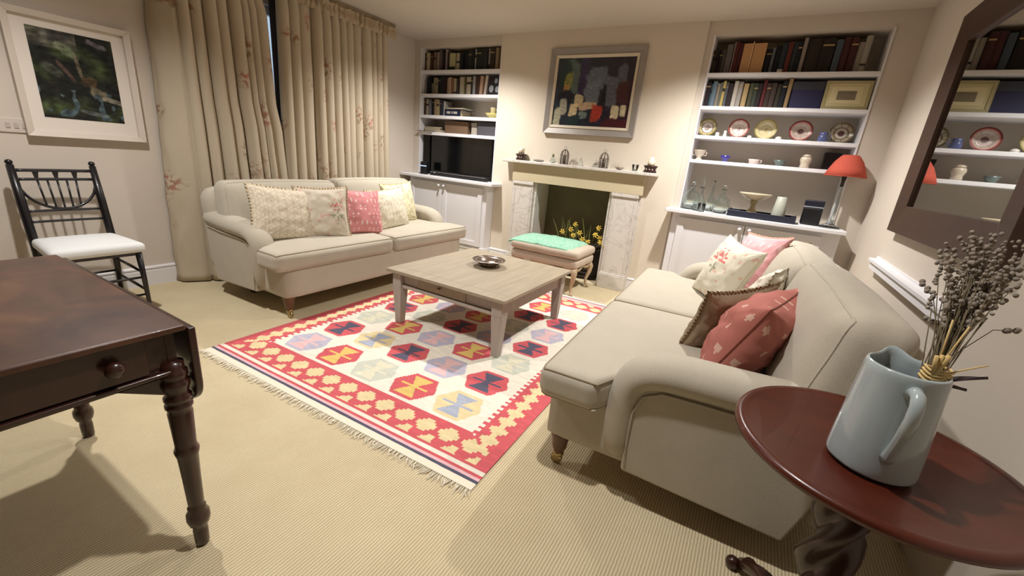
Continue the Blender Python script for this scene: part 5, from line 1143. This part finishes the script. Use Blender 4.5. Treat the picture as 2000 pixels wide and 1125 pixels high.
decanter('glass_decanter', 'glass decanter with a tall pointed stopper, second from the left on the cupboard top', -0.465, 4.22, [(0.045, 0), (0.052, 0.01), (0.048, 0.08), (0.030, 0.12), (0.015, 0.15), (0.013, 0.20), (0.020, 0.21)], [(0, 0.20), (0.010, 0.205), (0.013, 0.24), (0.007, 0.28), (0, 0.30)])
decanter('glass_decanter', 'slender glass bottle between the wide decanters on the cupboard top', -0.385, 4.33, [(0.030, 0), (0.036, 0.01), (0.036, 0.10), (0.018, 0.14), (0.010, 0.18), (0.009, 0.26), (0.014, 0.275)])
decanter('glass_decanter', 'round-bellied glass decanter standing next to the black tray', -0.285, 4.25, [(0.035, 0), (0.050, 0.006), (0.072, 0.05), (0.074, 0.085), (0.060, 0.125), (0.028, 0.15), (0.014, 0.165), (0.014, 0.20), (0.022, 0.21)], [(0, 0.20), (0.010, 0.205), (0.018, 0.225), (0.012, 0.245), (0, 0.25)])
decanter('glass_tumbler', 'small glass tumbler in front of the decanters', -0.43, 4.13, [(0.028, 0), (0.030, 0.004), (0.034, 0.075)], cat='tumbler')
t = thing('serving_tray', 'rectangular black tray on the cupboard top under the footed dish', 'tray', (0.045, 4.235, ZT), Rd(-3))
M_tray = mat('blue_black_lacquer', (38, 42, 56), 0.35, coat=0.2)
MB().box(-0.255, 0.255, -0.12, 0.12, 0, 0.008).build('tray_base', M_tray, t)
for a in (-1, 1):
    MB().box(-0.255, 0.255, *sorted((a*0.12, a*0.112)), 0.008, 0.052).build('tray_side', M_tray, t, bevel=0.002); MB().box(*sorted((a*0.255, a*0.247)), -0.112, 0.112, 0.008, 0.06).build('tray_end', M_tray, t, bevel=0.002)
M_ptr = mat('gilt_cream_pottery', (190, 172, 128), 0.35, var=0.15, vscale=14, coat=0.3)
t = thing('footed_dish', 'cream and gold footed dish standing on the black tray', 'dish', (-0.035, 4.24, ZT+0.009))
MB().lathe([(0, 0), (0.058, 0), (0.060, 0.008), (0.045, 0.025), (0.036, 0.05), (0.022, 0.07), (0.020, 0.10), (0.028, 0.115), (0.034, 0.125), (0.02, 0.135)], n=30, cap=False).build('foot', M_ptr, t, smooth=True)
MB().lathe([(0.0, 0.134), (0.03, 0.136), (0.08, 0.155), (0.118, 0.182), (0.128, 0.196), (0.124, 0.198), (0.10, 0.182), (0.06, 0.160), (0.0, 0.150)], n=36, cap=False).build('bowl', mat('pale_pottery', (206, 192, 166), 0.35, coat=0.3), t, smooth=True)
t = thing('grey_beaker', 'upturned pale grey-green tapered beaker on the black tray', 'beaker', (0.165, 4.235, ZT+0.009))
MB().lathe([(0, 0.002), (0.054, 0), (0.056, 0.004), (0.036, 0.188), (0.032, 0.192), (0, 0.192)], n=30, cap=False).build('body', mat('celadon_grey', (176, 180, 166), 0.4, var=0.04), t, smooth=True)
t = thing('speaker', 'small black speaker with a pale line across it beside the lamp base', 'speaker', (0.405, 4.30, ZT), Rd(-8))
pts = [(-0.066, -0.045), (0.066, -0.045), (0.066, 0.045), (-0.066, 0.045)]
MB().box(-0.068, 0.068, -0.05, 0.05, 0, 0.145).build('body', M_plastic, t, bevel=0.016, segs=4)
MB().box(-0.068, 0.068, -0.05, 0.05, 0.150, 0.20).build('top_section', mat('navy_plastic', (26, 28, 42), 0.4), t, bevel=0.008)
MB().box(-0.066, 0.066, -0.0515, 0.048, 0.1445, 0.1505).build('pale_line', mat('silver_line', (180, 188, 200), 0.3), t)
t = thing('table_lamp', 'table lamp with a red conical shade and clear glass column in the right alcove', 'lamp', (0.535, 4.235, ZT))
MB().lathe([(0, 0), (0.072, 0), (0.074, 0.008), (0.060, 0.018), (0.030, 0.03), (0.020, 0.045)], n=30, cap=False).build('base', M_glass, t, smooth=True)
MB().lathe([(0, 0.04), (0.019, 0.045), (0.024, 0.06), (0.018, 0.075), (0.021, 0.15), (0.018, 0.25), (0.014, 0.31), (0.010, 0.33), (0, 0.33)], n=20, cap=False).build('column', M_glass, t, smooth=True)
MB().lathe([(0.008, 0.325), (0.013, 0.33), (0.012, 0.36), (0.018, 0.40), (0.014, 0.43), (0.004, 0.44), (0.004, 0.52)], n=16).build('fitting', mat('dark_bronze', (38, 30, 26), 0.5), t, smooth=True)
M_shade = mat('red_shade', (184, 84, 68), 0.8, var=0.04, spec=0.2)
o = MB().lathe([(0.138, 0.405), (0.118, 0.46), (0.092, 0.515), (0.062, 0.555), (0.050, 0.565)], n=48, cap=False).build('lamp_shade', M_shade, t, smooth=True)
so = o.modifiers.new('t', 'SOLIDIFY'); so.thickness = 0.002
o = MB().lathe([(0.136, 0.405), (0.116, 0.46), (0.090, 0.515), (0.060, 0.555)], n=48, cap=False).build('shade_lining', mat('pale_lining', (206, 170, 156), 0.8), t, smooth=True); o.scale = (0.985, 0.985, 1)
MB().tube([(0.138*math.cos(2*PI*k/48), 0.138*math.sin(2*PI*k/48), 0.405) for k in range(48)], 0.002, n=6, closed=True).build('shade_rim', M_shade, t, smooth=True)

# ------------------------------------------------------------------ mantelpiece
ZM = 1.2225
M_wax = mat('candle_wax', (226, 216, 192), 0.5, spec=0.4); M_dkw = mat('dark_turned_wood', (52, 28, 22), 0.35, coat=0.2)
for x, lab in ((-2.375, 'left'), (-0.955, 'right')):
    t = thing('candle_holder', 'dark brown lobed wooden candle holder at the %s end of the mantelpiece' % lab, 'candle holder', (x, 4.215, ZM))
    MB().lathe([(0, 0), (0.058, 0), (0.062, 0.010), (0.054, 0.022), (0.050, 0.034), (0.060, 0.050), (0.066, 0.060), (0.062, 0.066), (0.03, 0.064), (0, 0.064)], n=32, cap=False, sy=0.75).build('holder', M_dkw, t, smooth=True)
    for k in (-1, 0, 1): MB().sphere((k*0.028, -0.040, 0.03), 0.006).build('stud', mat('pale_stud', (200, 190, 180), 0.3), t, smooth=True)
    c_ = thing('candle', 'cream pillar candle in the %s-hand candle holder' % lab, 'candle', (x, 4.215, ZM+0.0645))
    MB().lathe([(0, 0), (0.033, 0), (0.033, 0.055), (0.028, 0.066), (0.012, 0.068), (0.0, 0.062)] if lab == 'left' else [(0, 0), (0.034, 0), (0.032, 0.035), (0.022, 0.058), (0.010, 0.080), (0, 0.084)], n=24, cap=False).build('wax', M_wax, c_, smooth=True)
    MB().tube([(0, 0, 0.06), (0.001, 0, 0.075), (0.003, 0, 0.082 if lab == 'left' else 0.094)], 0.0012, n=5).build('wick', M_black, c_)
for x, lab in ((-1.85, 'left-hand'), (-1.42, 'right-hand')):
    t = thing('wire_lantern', 'small domed metal lantern with a ring, %s one on the mantelpiece' % lab, 'lantern', (x, 4.21, ZM))
    M_wire = mat('pewter', (108, 98, 88), 0.4, metal=0.7)
    MB().lathe([(0, 0), (0.046, 0), (0.048, 0.008), (0.040, 0.012), (0, 0.012)], n=24, cap=False, sy=0.8).build('base', M_wire, t, smooth=True)
    for k in range(8):
        a = 2*PI*k/8+0.2
        pts = [(0.043*math.cos(a), 0.034*math.sin(a), 0.01), (0.045*math.cos(a), 0.036*math.sin(a), 0.09), (0.036*math.cos(a), 0.028*math.sin(a), 0.125), (0.016*math.cos(a), 0.013*math.sin(a), 0.145), (0, 0, 0.148)]
        MB().tube(pts, 0.0035, n=6).build('wire', M_wire, t, smooth=True)
    MB().tube([(0.045*math.cos(2*PI*k/24), 0.036*math.sin(2*PI*k/24), 0.092) for k in range(24)], 0.003, n=6, closed=True).build('hoop', M_wire, t, smooth=True)
    MB().tube([(0.012*math.cos(2*PI*k/16), 0, 0.163+0.016*math.sin(2*PI*k/16)) for k in range(16)], 0.0015, n=5, closed=True).build('ring', M_wire, t, smooth=True)
    MB().lathe([(0, 0.012), (0.018, 0.012), (0.018, 0.085), (0, 0.088)], n=16, cap=False).build('candle_inside', M_wire, t, smooth=True)
t = thing('pebble', 'flat grey stone lying near the left end of the mantelpiece', 'stone', (-2.155, 4.215, ZM))
g = MB().sphere((0, 0, 0.014), 0.014, n=20, m=12, sc=(4.8, 2.4, 1)); g.build('stone', mat('grey_stone', (138, 130, 122), 0.8, var=0.15, vscale=30), t, smooth=True)
for b_ in t.children: b_.location[2] = 0.014
for b_ in t.children: b_.data.transform(Matrix.Translation((0, 0, -0.014)))
t = thing('glass_vase', 'tiny clear glass vase with a green sprig next to the left lantern', 'vase', (-1.985, 4.215, ZM))
MB().lathe([(0, 0), (0.022, 0), (0.034, 0.02), (0.026, 0.045), (0.012, 0.06), (0.016, 0.07), (0.014, 0.07), (0.010, 0.058), (0.023, 0.043), (0.030, 0.02), (0, 0.006)], n=20, cap=False).build('glass_body', M_glass, t, smooth=True)
MB().sphere((0, 0, 0.082), 0.012, sc=(0.9, 0.9, 1.4)).build('sprig', M_leafg, t, smooth=True)
for x, hh, lab in ((-1.665, 0.088, 'clear glass cone just right of the left lantern'), (-1.505, 0.05, 'small clear glass cone just left of the right lantern')):
    t = thing('glass_cone', lab+' on the mantelpiece', 'glass ornament', (x, 4.215, ZM)); MB().lathe([(0, 0), (0.033, 0), (0.030, 0.012), (0.008, hh*0.85), (0, hh)], n=18, cap=False).build('cone', M_glass, t, smooth=True)
t = thing('silver_dish', 'small shallow silver dish right of the right lantern on the mantelpiece', 'dish', (-1.255, 4.215, ZM))
MB().lathe([(0, 0), (0.022, 0), (0.024, 0.006), (0.052, 0.022), (0.050, 0.024), (0.02, 0.010), (0, 0.008)], n=26, cap=False).build('dish', M_silver, t, smooth=True)
t = thing('glass_tumbler', 'small clear glass beside the right-hand candle holder on the mantelpiece', 'tumbler', (-1.10, 4.215, ZM))
MB().lathe([(0, 0), (0.022, 0), (0.034, 0.062), (0.031, 0.062), (0.020, 0.006), (0, 0.006)], n=20, cap=False).build('glass_body', M_glass, t, smooth=True)
